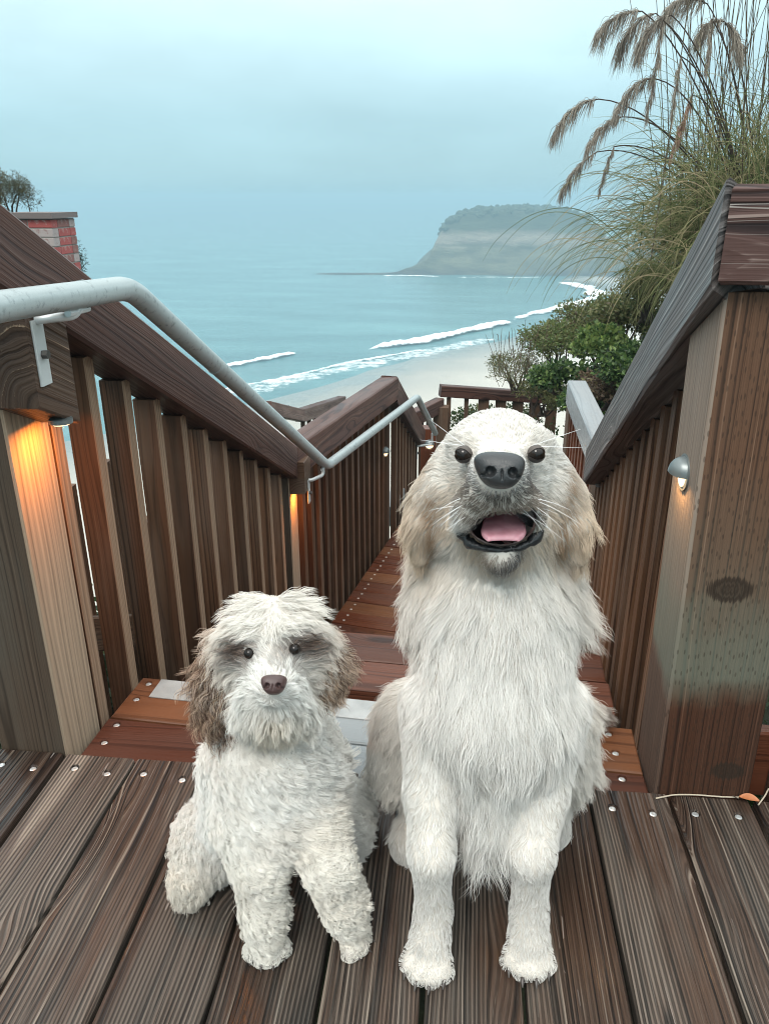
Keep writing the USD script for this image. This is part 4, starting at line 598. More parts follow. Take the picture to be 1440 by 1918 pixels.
# ---------------------------------------------------------------- dogs
from scipy.spatial import cKDTree
def relax(tm, it):
    from scipy.sparse import coo_matrix
    e = np.vstack([tm.faces[:, [0, 1]], tm.faces[:, [1, 2]], tm.faces[:, [2, 0]]]); e = np.unique(np.vstack([e, e[:, ::-1]]), axis=0); n = len(tm.vertices); v = np.array(tm.vertices)
    M = coo_matrix((np.ones(len(e)), (e[:, 0], e[:, 1])), shape=(n, n)).tocsr(); d = np.maximum(np.asarray(M.sum(1)), 1)
    for _ in range(it):
        for w in (0.5, -0.515): v = v + w * (M @ v / d - v)
    return trimesh.Trimesh(v, tm.faces, process=False)
def surface_net(fn, lo, hi, h):
    """The zero surface of fn (negative inside) as a smooth triangle mesh."""
    lo, hi = A(*lo), A(*hi); n = np.ceil((hi - lo) / h).astype(int) + 1
    ax = [lo[i] + h * np.arange(n[i]) for i in range(3)]
    G = np.stack(np.meshgrid(*ax, indexing='ij'), -1); D = fn(G.reshape(-1, 3)).reshape(n)
    s = D < 0; c = [np.array(o) for o in np.ndindex(2, 2, 2)]
    cut = lambda o: (slice(o[0], n[0] - 1 + o[0]), slice(o[1], n[1] - 1 + o[1]), slice(o[2], n[2] - 1 + o[2]))
    cnt = sum(s[cut(o)].astype(int) for o in c); act = (cnt > 0) & (cnt < 8); idx = np.full(act.shape, -1); cells = np.argwhere(act); idx[act] = np.arange(len(cells))
    acc, num = np.zeros((len(cells), 3)), np.zeros(len(cells))
    for a in range(3):
        for o in c:
            if o[a]: continue
            o2 = o.copy(); o2[a] = 1; d0, d1 = D[tuple((cells + o).T)], D[tuple((cells + o2).T)]; x = (d0 < 0) != (d1 < 0)
            t = np.where(x, d0 / np.where(x, d0 - d1, 1), 0); p = o + np.eye(3)[a] * t[:, None]; acc += np.where(x[:, None], p, 0); num += x
    v = lo + h * (cells + acc / num[:, None]); F = []
    for a in range(3):
        b, d = (a + 1) % 3, (a + 2) % 3; m0 = [slice(None)] * 3; m1 = [slice(None)] * 3; m0[a], m1[a] = slice(0, -1), slice(1, None)
        e = np.argwhere(s[tuple(m0)] != s[tuple(m1)]); e = e[(e[:, b] > 0) & (e[:, d] > 0) & (e[:, b] < n[b] - 1) & (e[:, d] < n[d] - 1)]
        ib, id_ = np.eye(3, dtype=int)[b], np.eye(3, dtype=int)[d]
        q = np.stack([idx[tuple((e - ib * i - id_ * j).T)] for i, j in ((0, 0), (1, 0), (1, 1), (0, 1))], 1); fl = s[tuple(e.T)]
        q = np.where(fl[:, None], q[:, ::-1], q); F.append(q)
    q = np.vstack(F)[:, ::-1]; f = np.vstack([q[:, [0, 1, 2]], q[:, [0, 2, 3]]])
    tm = trimesh.Trimesh(v, f, process=False)
    if tm.volume < 0: tm.invert()
    return relax(tm, 6)
def cone_d(p, a, b, ra, rb):
    ab = b - a; t = np.clip(((p - a) @ ab) / max(ab @ ab, 1e-12), 0, 1); return np.linalg.norm(p - a - t[:, None] * ab, axis=1) - (ra + (rb - ra) * t)
class Animal:
    """Bones with radii, and for the coat round each bone: which way it lies, how long, how curly, what colour."""
    def __init__(s): s.b = []; s.cut = []
    def bone(s, a, b, ra, rb, flow=(0, 0, -1), length=0.02, curl=0.0, col=(0.8, 0.75, 0.68), lift=0.5, grow=1.0): s.b.append((A(*a), A(*b), ra, rb, unit(A(*flow)), length, curl, A(*col), lift, grow))
    def chain(s, pts, **kw):
        for (p, r), (q, t) in zip(pts, pts[1:]): s.bone(p, q, r, t, **kw)
    def sdf(s, p, k=0.007):
        out = np.full(len(p), 1e-30)
        for a, b, ra, rb, *_ in s.b:
            R = max(ra, rb) + 0.075; near = ((p >= np.minimum(a, b) - R) & (p <= np.maximum(a, b) + R)).all(1)
            if near.any(): out[near] += np.exp(-np.minimum(cone_d(p[near], a, b, ra, rb), 0.3) / k)
        d = -k * np.log(out)
        for c, r in s.cut: d = np.maximum(d, -(np.linalg.norm((p - c) / r, axis=1) - 1) * r.min())
        return d
    def groom(s, p):
        W, tot = [], 0
        w = np.exp(-np.stack([np.maximum(cone_d(p, a, b, ra, rb), -0.004) for a, b, ra, rb, *_ in s.b], 1) / 0.010) * np.array([b[9] for b in s.b]); w /= w.sum(1, keepdims=True)
        g = lambda i: w @ np.array([b[i] for b in s.b]); return unit(g(4)), g(5), g(6), g(7), g(8)
    def body(s, lo, hi, h): s.mesh = surface_net(s.sdf, lo, hi, h); return s.mesh
def coat(an, parent, name, mat, n, seed, k=6, clump=22, width=0.0009, bald=None, tweak=None, curlf=2.2, gravity=0.5, clumpiness=0.55, wob=0.10, lock=0.16, lockpull=0.3, label=None):
    rng = np.random.default_rng(seed); m = an.mesh; fc = m.triangles_center; fn = m.face_normals
    view = unit(EYE - fc); wt = m.area_faces * np.where((view * fn).sum(1) > -0.25, 1.0, 0.35); wt *= fc[:, 2] > 0.004
    fi = rng.choice(len(fc), int(n * 1.15), p=wt / wt.sum()); r = rng.random((len(fi), 2)); fl = r.sum(1) > 1; r[fl] = 1 - r[fl]
    T = m.triangles[fi]; P = T[:, 0] + r[:, :1] * (T[:, 1] - T[:, 0]) + r[:, 1:] * (T[:, 2] - T[:, 0])
    vn = m.vertex_normals[m.faces[fi]]; Nn = unit(vn[:, 0] * (1 - r.sum(1))[:, None] + vn[:, 1] * r[:, :1] + vn[:, 2] * r[:, 1:])
    keep = np.ones(len(P), bool)
    for c, rad in (bald or []): keep &= np.linalg.norm((P - c) / rad, axis=1) > 1
    P, Nn = P[keep][:n], Nn[keep][:n]; n = len(P)
    flow, length, curl, col, lift = an.groom(P)
    if tweak: flow, length, curl, col, lift = tweak(P, Nn, flow, length, curl, col, lift)
    ci = rng.choice(n, max(n // clump, 8), replace=False); tree = cKDTree(P[ci]); own = ci[tree.query(P)[1]]
    def path(i, jit, ph):
        f = flow[i] - Nn[i] * (flow[i] * Nn[i]).sum(1, keepdims=True); f = unit(f + 1e-6) ; L = length[i] * jit
        pts = [P[i] - Nn[i] * 0.001]; wv = ph[0]
        for q in range(1, k):
            t = q / (k - 1); d = unit(Nn[i] * (lift[i][:, None] * (1 - 0.55 * t)) + f + A(0, 0, -gravity) * t + wv * (1 + t)); pts.append(pts[-1] + d * (L / (k - 1))[:, None])
        return np.stack(pts, 1), f
    big = rng.choice(n, max(n // (clump * 9), 8), replace=False); bo = big[cKDTree(P[big]).query(P)[1]]
    base_wob = rng.normal(0, wob, (n, 3)) + rng.normal(0, lock, (n, 3))[bo]; phase = rng.uniform(0, 2 * np.pi, n); jl = rng.uniform(0.7, 1.2, n)
    cp, cf = path(own, jl[own], (base_wob[own],)); hp_, hf = path(np.arange(n), rng.uniform(0.55, 1.2, n) * jl[own], (base_wob[own] * 0.7 + rng.normal(0, 0.09, (n, 3)),))
    t = np.linspace(0, 1, k)[None, :, None]; target = cp + (P - P[own])[:, None] * (1 - 0.8 * t); pts = hp_ + (target - hp_) * (clumpiness * t ** 0.8)
    pts = pts + ((P[bo] - P)[:, None] * lockpull) * t ** 1.5
    sd_ = unit(np.cross(cf, Nn[own])); a = (phase[own][:, None] + 2 * np.pi * curlf * np.linspace(0, 1, k)[None] * (0.8 + 0.4 * jl[own][:, None]))[..., None]
    amp = (curl * length)[:, None, None] * t ** 0.7
    pts = pts + amp * (np.cos(a) * sd_[:, None] + np.sin(a) * Nn[own][:, None] * 0.8)
    out_ = np.zeros(pts.shape[:2])
    for q in range(2, k): out_[:, q] = np.maximum(0, 0.0035 * q / (k - 1) + 0.001 - an.sdf(pts[:, q]))
    pts = pts + Nn[:, None] * np.minimum(out_, .03)[..., None]; pts[..., 2] = np.maximum(pts[..., 2], 0.0015)
    cc = np.clip(col * (1 + rng.normal(0, 0.05, (n, 1)) + 0.04 * rng.normal(0, 1, n)[own][:, None]), 0.005, 0.92)
    tip = np.clip(cc[:, None] * (0.82 + 0.20 * t), 0, 0.92)  # roots darkened in the colour to give the flat coat shading
    w = width * rng.uniform(0.75, 1.25, (n, 1)) * np.array([1.0] + [1.0] * (k - 3) + [0.75, 0.2])[None]
    return curves(parent, name, pts, w, mat, col=tip, label=label)
HAIR = usdkit.material(stage, LK + 'fur', {'a': ('attribute', {'attribute': 'tint'}), 'd': ('diffuse_bsdf', {'roughness': 0.0}), 't': ('translucent_bsdf', {}), 'x': ('mix_closure', {'fac': 0.3}), 'gl': ('glossy_bsdf', {'color': (0.9, 0.9, 0.9), 'roughness': 0.45}), 'y': ('mix_closure', {'fac': 0.035})},
    [('a.color', 'd.color'), ('a.color', 't.color'), ('d.BSDF', 'x.closure1'), ('t.BSDF', 'x.closure2'), ('x.closure', 'y.closure1'), ('gl.BSDF', 'y.closure2')], surface='y.closure')
def skin(name, col): return plain(name, col, 0.8)
EYE_M = plain('eye_gloss', (0.006, 0.004, 0.003), 0.06, specular_ior_level=0.35)
NOSE_B = usdkit.material(stage, LK + 'black_nose', {'tc': ('texture_coordinate', {}), 'v': ('voronoi_texture', {'scale': 900.0}), 'b': ('bump', {'strength': 0.5, 'distance': 0.0006}), 'p': ('principled_bsdf', {'base_color': (0.020, 0.021, 0.022), 'roughness': 0.36})}, [('tc.object', 'v.vector'), ('v.distance', 'b.height'), ('b.normal', 'p.normal')], surface='p.BSDF')
NOSE_R = usdkit.material(stage, LK + 'brown_nose', {'tc': ('texture_coordinate', {}), 'v': ('voronoi_texture', {'scale': 1100.0}), 'b': ('bump', {'strength': 0.5, 'distance': 0.0005}), 'p': ('principled_bsdf', {'base_color': (0.055, 0.030, 0.028), 'roughness': 0.36})}, [('tc.object', 'v.vector'), ('v.distance', 'b.height'), ('b.normal', 'p.normal')], surface='p.BSDF')
LIP = usdkit.material(stage, LK + 'dark_lip', {'tc': ('texture_coordinate', {}), 'v': ('noise_texture', {'scale': 260.0, 'detail': 3.0}), 'b': ('bump', {'strength': 0.8, 'distance': 0.002}), 'p': ('principled_bsdf', {'base_color': (0.016, 0.016, 0.017), 'roughness': 0.3})}, [('tc.object', 'v.vector'), ('v.fac', 'b.height'), ('b.normal', 'p.normal')], surface='p.BSDF')
MOUTH = plain('mouth_inside', (0.035, 0.014, 0.015), 0.4)
TONGUE = usdkit.material(stage, LK + 'tongue', {'tc': ('texture_coordinate', {}), 'v': ('voronoi_texture', {'scale': 700.0}), 'n': ('noise_texture', {'scale': 90.0}), 'r': ('rgb_ramp', {'ramp': [(0.3, (0.50, 0.20, 0.235)), (0.7, (0.62, 0.29, 0.33))]}), 'b': ('bump', {'strength': 0.35, 'distance': 0.0006}), 'p': ('principled_bsdf', {'roughness': 0.38, 'subsurface_weight': 0.25, 'subsurface_radius': (0.006, 0.002, 0.002), 'subsurface_scale': 1.0})}, [('tc.object', 'v.vector'), ('tc.object', 'n.vector'), ('n.fac', 'r.fac'), ('r.color', 'p.base_color'), ('v.distance', 'b.height'), ('b.normal', 'p.normal')], surface='p.BSDF')
LID2 = plain('upper_lid_skin', (0.065, 0.052, 0.045), 0.6)
LID = plain('lid_skin', (0.030, 0.026, 0.024), 0.5)
CLAW = plain('claw', (0.06, 0.05, 0.045), 0.4)
TOCAM = lambda p: unit(EYE - A(*p))
def nose_mesh(c, w, hgt, dep, axes, name, parent, mat, res):
    """A dog's nose: a rounded pad, broad above, with two comma nostrils and a groove; axes = right, up, out."""
    B = np.stack(axes, 1)
    def f(p):
        q = (p - c) @ B; x, y, z = q[:, 0] / w, q[:, 1] / hgt, q[:, 2] / dep
        d = (np.abs(x * (1.0 - 0.32 * np.clip(y, -1, 1) * -1 * 0.9 if False else 1 + 0.28 * np.clip(-y, -1, 1))) ** 2.5 + np.abs(y) ** 2.4 + np.abs(z) ** 2.2) ** (1 / 2.3) - 1
        for s in (-1, 1):
            nx = np.sqrt(((x - s * (0.46 + 0.16 * np.clip(-y - 0.1, 0, 1))) / 0.23) ** 2 + ((y + 0.10) / 0.30) ** 2 + ((z - 0.92) / 0.55) ** 2) - 1; d = np.maximum(d, -nx * 0.3)
            sl = np.sqrt(((x - s * 0.80) / 0.20) ** 2 + ((y + 0.30) / 0.13) ** 2 + ((z - 0.70) / 0.45) ** 2) - 1; d = np.maximum(d, -sl * 0.2)
        gr = np.sqrt((x / 0.05) ** 2 + (np.clip(y + 0.15, 0, 9) / 0.25) ** 2 + ((z - 0.98) / 0.14) ** 2) - 1; d = np.maximum(d, -gr * 0.1)
        return d * min(w, hgt, dep)
    R = max(w, hgt, dep) * 1.25; m = surface_net(f, c - R, c + R, res); return part(parent, name, (m.vertices, m.faces), mat, smooth=True)
def ball(c, r, axes=None, n=3):
    s = trimesh.creation.icosphere(n); v = s.vertices * A(*r) if np.ndim(r) else s.vertices * r
    if axes is not None: v = v @ np.stack(axes, 0)
    return v + A(*c), s.faces
def paw(an, tip, back, w, **kw):
    """Four toes side by side in front of a paw that runs from back to tip."""
    tip, back = A(*tip), A(*back); f = unit((tip - back) * A(1, 1, 0)); s = np.cross(f, A(0, 0, 1)); out = []
    for j, (o, e) in enumerate(((-0.98, -0.30), (-0.34, 0.16), (0.34, 0.16), (0.98, -0.30))):
        a = back * 0.55 + tip * 0.45 + s * o * w * 0.8; b = tip + s * o * w + f * e * w; b[2] = w * 0.40; a[2] = w * 0.72
        an.bone(a, b, w * 0.33, w * 0.32, flow=f * 0.9 + A(0, 0, -0.35), **kw); out.append((b + f * w * 0.52 + A(0, 0, -w * 0.10), f))
    return out
CREAM, TAN = (0.76, 0.74, 0.705), (0.66, 0.53, 0.40)
# ---- the cream retriever
gx = lambda x, f, z: FH * f + RT * x + A(0, 0, z)
g = Animal()
flowd = lambda x, y, z: RT * x + FH * y + A(0, 0, z)                     # right, away, up as seen in the photograph
g.bone(S(932, 872, .945), S(932, 848, .955), .056, .053, flow=flowd(0, 0.9, 0.5), length=.014, lift=.06, col=(0.70, 0.68, 0.65))
for s in (-1, 1): g.bone(S(934 + s * 38, 846, .955), S(934 + s * 56, 868, .966), .038, .041, flow=flowd(s * 0.5, 0.8, 0.1), length=.014, lift=.06, col=(0.70, 0.68, 0.65))
g.bone(S(893, 868, .925), S(893, 900, .92), .030, .030, flow=flowd(-0.6, 0.8, 0.0), length=.011, lift=.06, col=CREAM)
g.bone(S(972, 868, .925), S(972, 900, .92), .030, .030, flow=flowd(0.6, 0.8, 0.0), length=.011, lift=.06, col=CREAM)
g.bone(S(852, 915, .962), S(846, 985, .970), .042, .040, flow=flowd(-0.55, 0.5, -0.8), length=.017, lift=.10, col=CREAM, grow=2.2)
g.bone(S(1014, 915, .962), S(1020, 985, .970), .042, .040, flow=flowd(0.55, 0.5, -0.8), length=.017, lift=.10, col=CREAM, grow=2.2)
g.bone(S(932, 885, .90), S(933, 886, .800), .036, .0245, flow=flowd(0, 1, 0.15), length=.006, lift=.06, col=CREAM)
for s in (-1, 1):
    g.bone(S(933 + s * 22, 922, .822), S(933 + s * 44, 955, .852), .019, .0215, flow=flowd(s * 0.7, 0.5, -0.6), length=.009, lift=.18, col=(0.74, 0.72, 0.69))
    g.bone(S(933 + s * 44, 955, .852), S(933 + s * 66, 985, .895), .0215, .018, flow=flowd(s * 0.8, 0.5, -0.5), length=.012, lift=.18, col=CREAM)
g.bone(S(938, 1038, .858), S(936, 1030, .935), .0205, .036, flow=flowd(0, 0.4, -1), length=.014, lift=.3, col=(0.45, 0.44, 0.43))
g.bone(S(936, 1018, .945), S(932, 1010, .99), .045, .055, flow=flowd(0, 0.2, -1), length=.03, lift=.35, col=CREAM)
for s, ex in ((-1, 0), (1, 6)):                                           # ears
    e = lambda x, y, f: S(933 + s * (x + ex * 0.3), y, f)
    g.chain([(e(108, 884, .972), .009), (e(136, 928, .962), .013), (e(148, 985, .952), .0155), (e(147, 1045, .950), .010)], flow=flowd(s * 0.22, -0.15, -1), length=.042, curl=.05, lift=.16, col=(0.56, 0.44, 0.32), grow=1.4)
g.bone(S(932, 930, .99), S(928, 1120, .985), .066, .088, flow=flowd(0, 0, -1), length=.045, curl=.04, lift=.16, col=(0.73, 0.69, 0.63))
for s in (-1, 1): g.bone(S(930 + s * 90, 1040, 1.0), S(928 + s * 110, 1150, .99), .044, .048, flow=flowd(s * 0.5, 0.1, -1), length=.055, curl=.05, lift=.22, col=(0.74, 0.70, 0.65))
g.bone(S(926, 1160, .955), S(926, 1330, .905), .098, .105, flow=flowd(0, -0.25, -1), length=.056, curl=.03, lift=.13, col=CREAM)
g.bone(S(922, 1360, .895), S(918, 1520, .86), .086, .046, flow=flowd(0, -0.1, -1), length=.068, curl=.03, lift=.16, col=CREAM)
g.bone(S(916, 1520, .855), S(914, 1560, .835), .046, .026, flow=flowd(0, -0.15, -1), length=.085, curl=.05, lift=.2, col=CREAM)
for s, sh, el, mid, wr, pb, pt in ((-1, S(822, 1330, .915), S(808, 1490, .848), Z(808, 1600, .20), Z(812, 1705, .085), Z(806, 1755, .045), Z(796, 1822, .015)),
                                   (1, S(1028, 1330, .915), S(1012, 1490, .855), Z(996, 1600, .20), Z(991, 1705, .085), Z(990, 1752, .045), Z(990, 1812, .015))):
    g.chain([(sh, .056), (el, .033)], flow=flowd(s * 0.15, 0, -1), length=.021, lift=.08, col=CREAM, curl=.02)
    g.chain([(el, .0330), (mid, .0265)], flow=flowd(s * 0.05, 0.15, -1), length=.015, lift=.10, col=CREAM)
    g.chain([(mid, .0255), (wr, .0205), (pb, .0265)], flow=flowd(0, -0.1, -1), length=.011, lift=.25, col=(0.74, 0.72, 0.69))
    claws = paw(g, pt, pb, .0285, length=.004, lift=.12, col=(0.76, 0.74, 0.70)); g.__dict__.setdefault('claws', []).extend(claws)
    th = S(904 + s * 118, 1410, 1.06)
    g.bone(th, th + A(0, 0, .06), .086, .075, flow=flowd(s * 0.4, 0, -1), length=.045, lift=.2, col=(0.74, 0.71, 0.66), curl=.04)
    hp0, hp1 = (Z(792, 1520, .05), Z(768, 1572, .03)) if s < 0 else (Z(1030, 1500, .05), Z(1032, 1545, .03))
    g.bone(hp0, hp1, .035, .028, flow=flowd(0, -0.6, -1), length=.022, lift=.3, col=CREAM); paw(g, hp1 + (hp1 - hp0) * 0.3, hp1, .022, length=.015, lift=.3, col=CREAM)
xb = S(926, 1250, 1.0) @ RT
g.bone(gx(xb, 1.02, .52), gx(xb + .01, 1.22, .20), .095, .125, flow=flowd(0, 0.6, -1), length=.04, lift=.35, col=CREAM)
g.bone(gx(xb, 1.0, .33), gx(xb + .01, 1.2, .15), .115, .12, flow=flowd(0, 0.3, -1), length=.04, lift=.35, col=CREAM)
g.chain([(gx(xb + .06, 1.30, .07), .035), (gx(xb + .13, 1.36, .035), .026), (tuple(Z(1128, 1338, .02)), .016)], flow=flowd(1, 0.1, -0.3), length=.035, lift=.15, col=(0.50, 0.46, 0.42), curl=.03)
cav_c = S(938, 974, .860); out_g = TOCAM(cav_c); upg = unit(np.cross(RT, out_g)); 
Bc = np.stack([RT, out_g, upg], 0)
g.cut = []
_sdf = g.sdf
def gsdf(p):
    d = _sdf(p)
    for sk in SOCK: d = np.maximum(d, -(np.linalg.norm((p - sk) @ Bc.T / A(.0150, .016, .0118), axis=1) - 1) * .011)
    q = (p - cav_c) @ Bc.T / A(.0435, .056, .0325); return np.maximum(d, -(np.linalg.norm(q, axis=1) - 1) * .024)
g.sdf = gsdf
for s in (-1, 1): g.bone(S(936 + s * 56, 820, .918), S(936 + s * 84, 826, .928), .010, .009, flow=flowd(s * .5, .7, .5), length=.012, lift=.12, col=(0.62, 0.59, 0.55))
SOCK = [S(868, 851, .866), S(1004, 850, .866)]
lo_, hi_ = A(*[min((np.minimum(b[0], b[1]) - max(b[2], b[3]))[i] for b in g.b) for i in range(3)]) - .02, A(*[max((np.maximum(b[0], b[1]) + max(b[2], b[3]))[i] for b in g.b) for i in range(3)]) + .02
g.body(lo_, hi_, .006); g.mesh.vertices[:, 2] = np.maximum(g.mesh.vertices[:, 2], 0.0012)
dog = thing('retriever', tuple(gx(xb, 0.95, 0)), 'large cream long-haired dog sitting with open mouth and pink tongue', 'dog')
part(dog, 'body', (g.mesh.vertices, g.mesh.faces), skin('cream_skin', (0.55, 0.51, 0.46)), smooth=True)
# mouth: dark lining, lips, tongue, teeth; nose; eyes
s_ = trimesh.creation.icosphere(4); v = s_.vertices * A(.0428, .0552, .0318); keep = s_.vertices[s_.faces].mean(1)[:, 1] < 0.42; part(dog, 'mouth_lining', (v @ Bc + cav_c, s_.faces[keep][:, ::-1]), MOUTH, smooth=True)
def lip(px, r, name='lip'):
    p = arc([S(*q) for q in px], 0.006, 4); e_ = np.linspace(0, 1, len(p)); rr = r * (0.45 + 1.1 * meshkit.noise(p * 190, 3)) * np.clip(np.minimum(e_, 1 - e_) * 7 + .25, 0, 1) * (.55 + .85 * np.abs(2 * e_ - 1)); part(dog, name, tube(p, rr, 10), LIP, smooth=True)
lip([(862, 966, .884), (862, 992, .874), (878, 1018, .863), (905, 1027, .852), (938, 1031, .842), (972, 1027, .852), (997, 1014, .863), (1012, 990, .874), (1013, 966, .884)], .0062)
lip([(862, 972, .886), (878, 984, .866), (899, 972, .843), (917, 954, .824), (937, 945, .814), (956, 953, .824), (977, 969, .843), (996, 981, .866), (1012, 972, .886)], .0036)
def tongue():
    n, k = 17, 15; V = []
    for i in range(n):
        t = i / (n - 1); c = S(943, 962 + 43 * t ** 1.1, .895 - .073 * t); w = .0265 * (1 - 0.35 * max(0, t - 0.72) ** 2 / 0.078) * (0.9 + 0.15 * t); th = .0065
        for j in range(k):
            u = -1 + 2 * j / (k - 1); V.append(c + RT * u * w + upg * (0.004 * u * u - 0.0022 * (1 - t) * math.exp(-(u / 0.10) ** 2) - 0.003 * u * u * t + 0.002) - A(0, 0, .004 * t ** 4))
    V = np.array(V); W2 = V - upg * .006; f = []
    for i in range(n - 1):
        for j in range(k - 1):
            a = i * k + j; f += [(a, a + 1, a + k + 1), (a, a + k + 1, a + k)]
    f = np.array(f); g2 = f[:, ::-1] + n * k; rim = [i * k for i in range(n)] + [(n - 1) * k + j for j in range(1, k)] + [i * k + k - 1 for i in range(n - 2, -1, -1)] + [j for j in range(k - 2, 0, -1)]
    s2 = [];
    for a, b in zip(rim, rim[1:] + rim[:1]): s2 += [(a, b, b + n * k), (a, b + n * k, a + n * k)]
    tm = trimesh.Trimesh(np.vstack([V, W2]), np.vstack([f, g2, s2]), process=False); trimesh.repair.fix_normals(tm)
    tm = trimesh.Trimesh(*trimesh.remesh.subdivide(tm.vertices, tm.faces), process=False); tm = relax(tm, 8); return tm.vertices, tm.faces
part(dog, 'tongue', tongue(), TONGUE, smooth=True)
ng = S(934, 884, .795); og = TOCAM(ng); ug = unit(np.cross(RT, og) * -1 if False else np.cross(og, RT) * -1); ug = unit(A(0, 0, 1) - og * og[2])
nose_mesh(S(935, 881, .786), .0250, .0200, .019, (RT, ug, unit(og + A(0, 0, .1))), 'nose', dog, NOSE_B, .0011)
lip([(935, 905, .779), (935, 925, .794), (937, 946, .806)], .0022, 'lip_cleft')
for ex, ey in ((868, 851), (1004, 850)):
    c = S(ex, ey, .8820); part(dog, 'eye', ball(c, .0104), EYE_M, smooth=True); o = TOCAM(c)
    o2 = unit(o + RT * (0.35 if ex > 900 else -0.35)); r_, u_ = unit(np.cross(o2, A(0, 0, 1))), None; u_ = np.cross(r_, o2)
    sp = trimesh.creation.icosphere(5); vv = sp.vertices; aa = vv @ np.stack([r_, u_, o2], 1)
    for lo, nm_ in ((aa[:, 1] > .64 - .60 * aa[:, 0] ** 2, 'upper_lid'), (aa[:, 1] < -.62 + .50 * aa[:, 0] ** 2, 'lower_lid')):
        fk = lo[sp.faces].all(1) & (aa[sp.faces][:, :, 2].mean(1) > -.2); us, iv = np.unique(sp.faces[fk], return_inverse=True); part(dog, nm_, (vv[us] * .0110 + c, iv.reshape(-1, 3)), LID if nm_ == 'lower_lid' else LID2, smooth=True)
for (c, f) in g.claws: part(dog, 'claw', tube([c - f * .005 + A(0, 0, .003), c + A(0, 0, .001), c + f * .006 - A(0, 0, .003)], A(.0028, .0025, .0008), 8), CLAW, smooth=True)
def gt(P, N, flow, length, curl, col, lift):
    """Greying under the nose, tan behind the ears, the ruff parting on the chest."""
    dn_ = np.linalg.norm((P - S(936, 938, .820)) / A(.058, .07, .036), axis=1); w = (np.clip(1.45 - dn_, 0, 1) ** .7)[:, None]; rng_ = np.random.default_rng(4); rn = rng_.random((len(P), 1))
    w = np.clip(w * 1.25, 0, 1); pk = rn < (0.55 + 0.43 * w); col = col * (1 - w * 0.97 * pk) + w * 0.97 * pk * A(0.035, 0.037, 0.040); rim = np.abs(np.linalg.norm(((P - cav_c) @ Bc.T) / A(.0435, .056, .0325), axis=1) - 1.04); length = length * (1 - .6 * np.clip(1 - rim / .20, 0, 1)); rimw = np.clip(1.4 - rim / .13, 0, 1)[:, None] * (P[:, 2:] > S(938, 1012, .85)[2]); col = col * (1 - rimw * .9) + rimw * .9 * A(0.025, 0.025, 0.027)
    dn_ = np.linalg.norm((P - S(938, 1040, .86)) / A(.044, .06, .026), axis=1); w = np.clip(1.6 - dn_, 0, 1)[:, None]; col = col * (1 - w * 0.9 * (rn < 0.8)) + w * 0.9 * (rn < 0.8) * A(0.07, 0.07, 0.075)
    for ex, ey in ((868, 851), (1004, 850)):
        w = np.clip(1.6 - np.linalg.norm(P - S(ex, ey, .872), axis=1) / .016, 0, 1); col = col * (1 - 0.72 * w[:, None] * A(.9, .95, 1)); length = length * (1 - 0.55 * np.clip(w * 1.5, 0, 1))
    f = meshkit.fbm(P * 11, 3, 5)[:, None]; z = np.clip((P[:, 2:] - 0.50) / 0.12, 0, 1) * np.clip((0.74 - P[:, 2:]) / 0.08, 0, 1); w = np.clip((f - 0.46) * 5, 0, 1) * z * 0.75; col = col * (1 - w) + w * A(0.68, 0.55, 0.42)
    lat = np.abs((P - S(933, 950, .94)) @ RT); w = np.exp(-((lat - .084) / .012) ** 2) * np.clip((P[:, 2] - .56) / .03, 0, 1) * np.clip((S(933, 868, .94)[2] - P[:, 2]) / .02, 0, 1) * np.clip((P @ FH - .90) / .02, 0, 1); w = (w * np.clip(meshkit.fbm(P * 30, 2, 4) * 2.4 - .35, 0, 1))[:, None]; col = col * (1 - w) + w * A(0.36, 0.25, 0.165)  # tan ear edge, darkened to paint the shaded groove beside the cheek
    flow = flow + 0.3 * (np.stack([meshkit.noise(P * 14 + 9 * i, i) for i in range(3)], 1) - 0.5); return unit(flow), length, curl, col, lift
cavb = (cav_c + out_g * .012, A(.036, .050, .026))
bald = [(S(ex, ey, .872), A(.0110, .02, .0080)) for ex, ey in ((868, 851), (1004, 850))] + [(S(935, 882, .784), A(.0255, .03, .020))]
class _M: pass
inside = (np.linalg.norm(((g.mesh.triangles_center - cav_c) @ Bc.T) / A(.0445, .058, .0330), axis=1) < 1)
full = g.mesh; g.mesh = trimesh.Trimesh(full.vertices, full.faces[~inside], process=False)
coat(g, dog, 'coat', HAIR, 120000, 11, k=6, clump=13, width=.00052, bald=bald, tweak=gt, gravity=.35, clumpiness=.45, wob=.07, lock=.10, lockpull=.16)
rng = np.random.default_rng(8); wk = []
for s in (-1, 1):
    for q in range(9):
        p0 = S(933 + s * rng.uniform(30, 55), rng.uniform(925, 960), .835); d = unit(RT * s * rng.uniform(.5, 1) - FH * rng.uniform(-.2, .6) + A(0, 0, rng.uniform(-.6, .1))); L = rng.uniform(.03, .065)
        wk.append([p0 + d * L * t + A(0, 0, -.012) * t * t for t in np.linspace(0, 1, 6)])
for s, a in ((1, (.75, .2, .35)), (1, (.95, .3, .05)), (-1, (.8, .3, .2)), (-1, (.6, .2, .5))):
    p0 = S(933 + s * 62, 835, .885); d = unit(flowd(s * a[0], -a[1], a[2])); wk.append([p0 + d * .06 * t for t in np.linspace(0, 1, 6)])
curves(dog, 'whiskers', np.array(wk), np.array([.0007, .0007, .0006, .0005, .0004, .0002]), HAIR, col=np.tile(A(0.85, 0.85, 0.85), (len(wk), 1)))

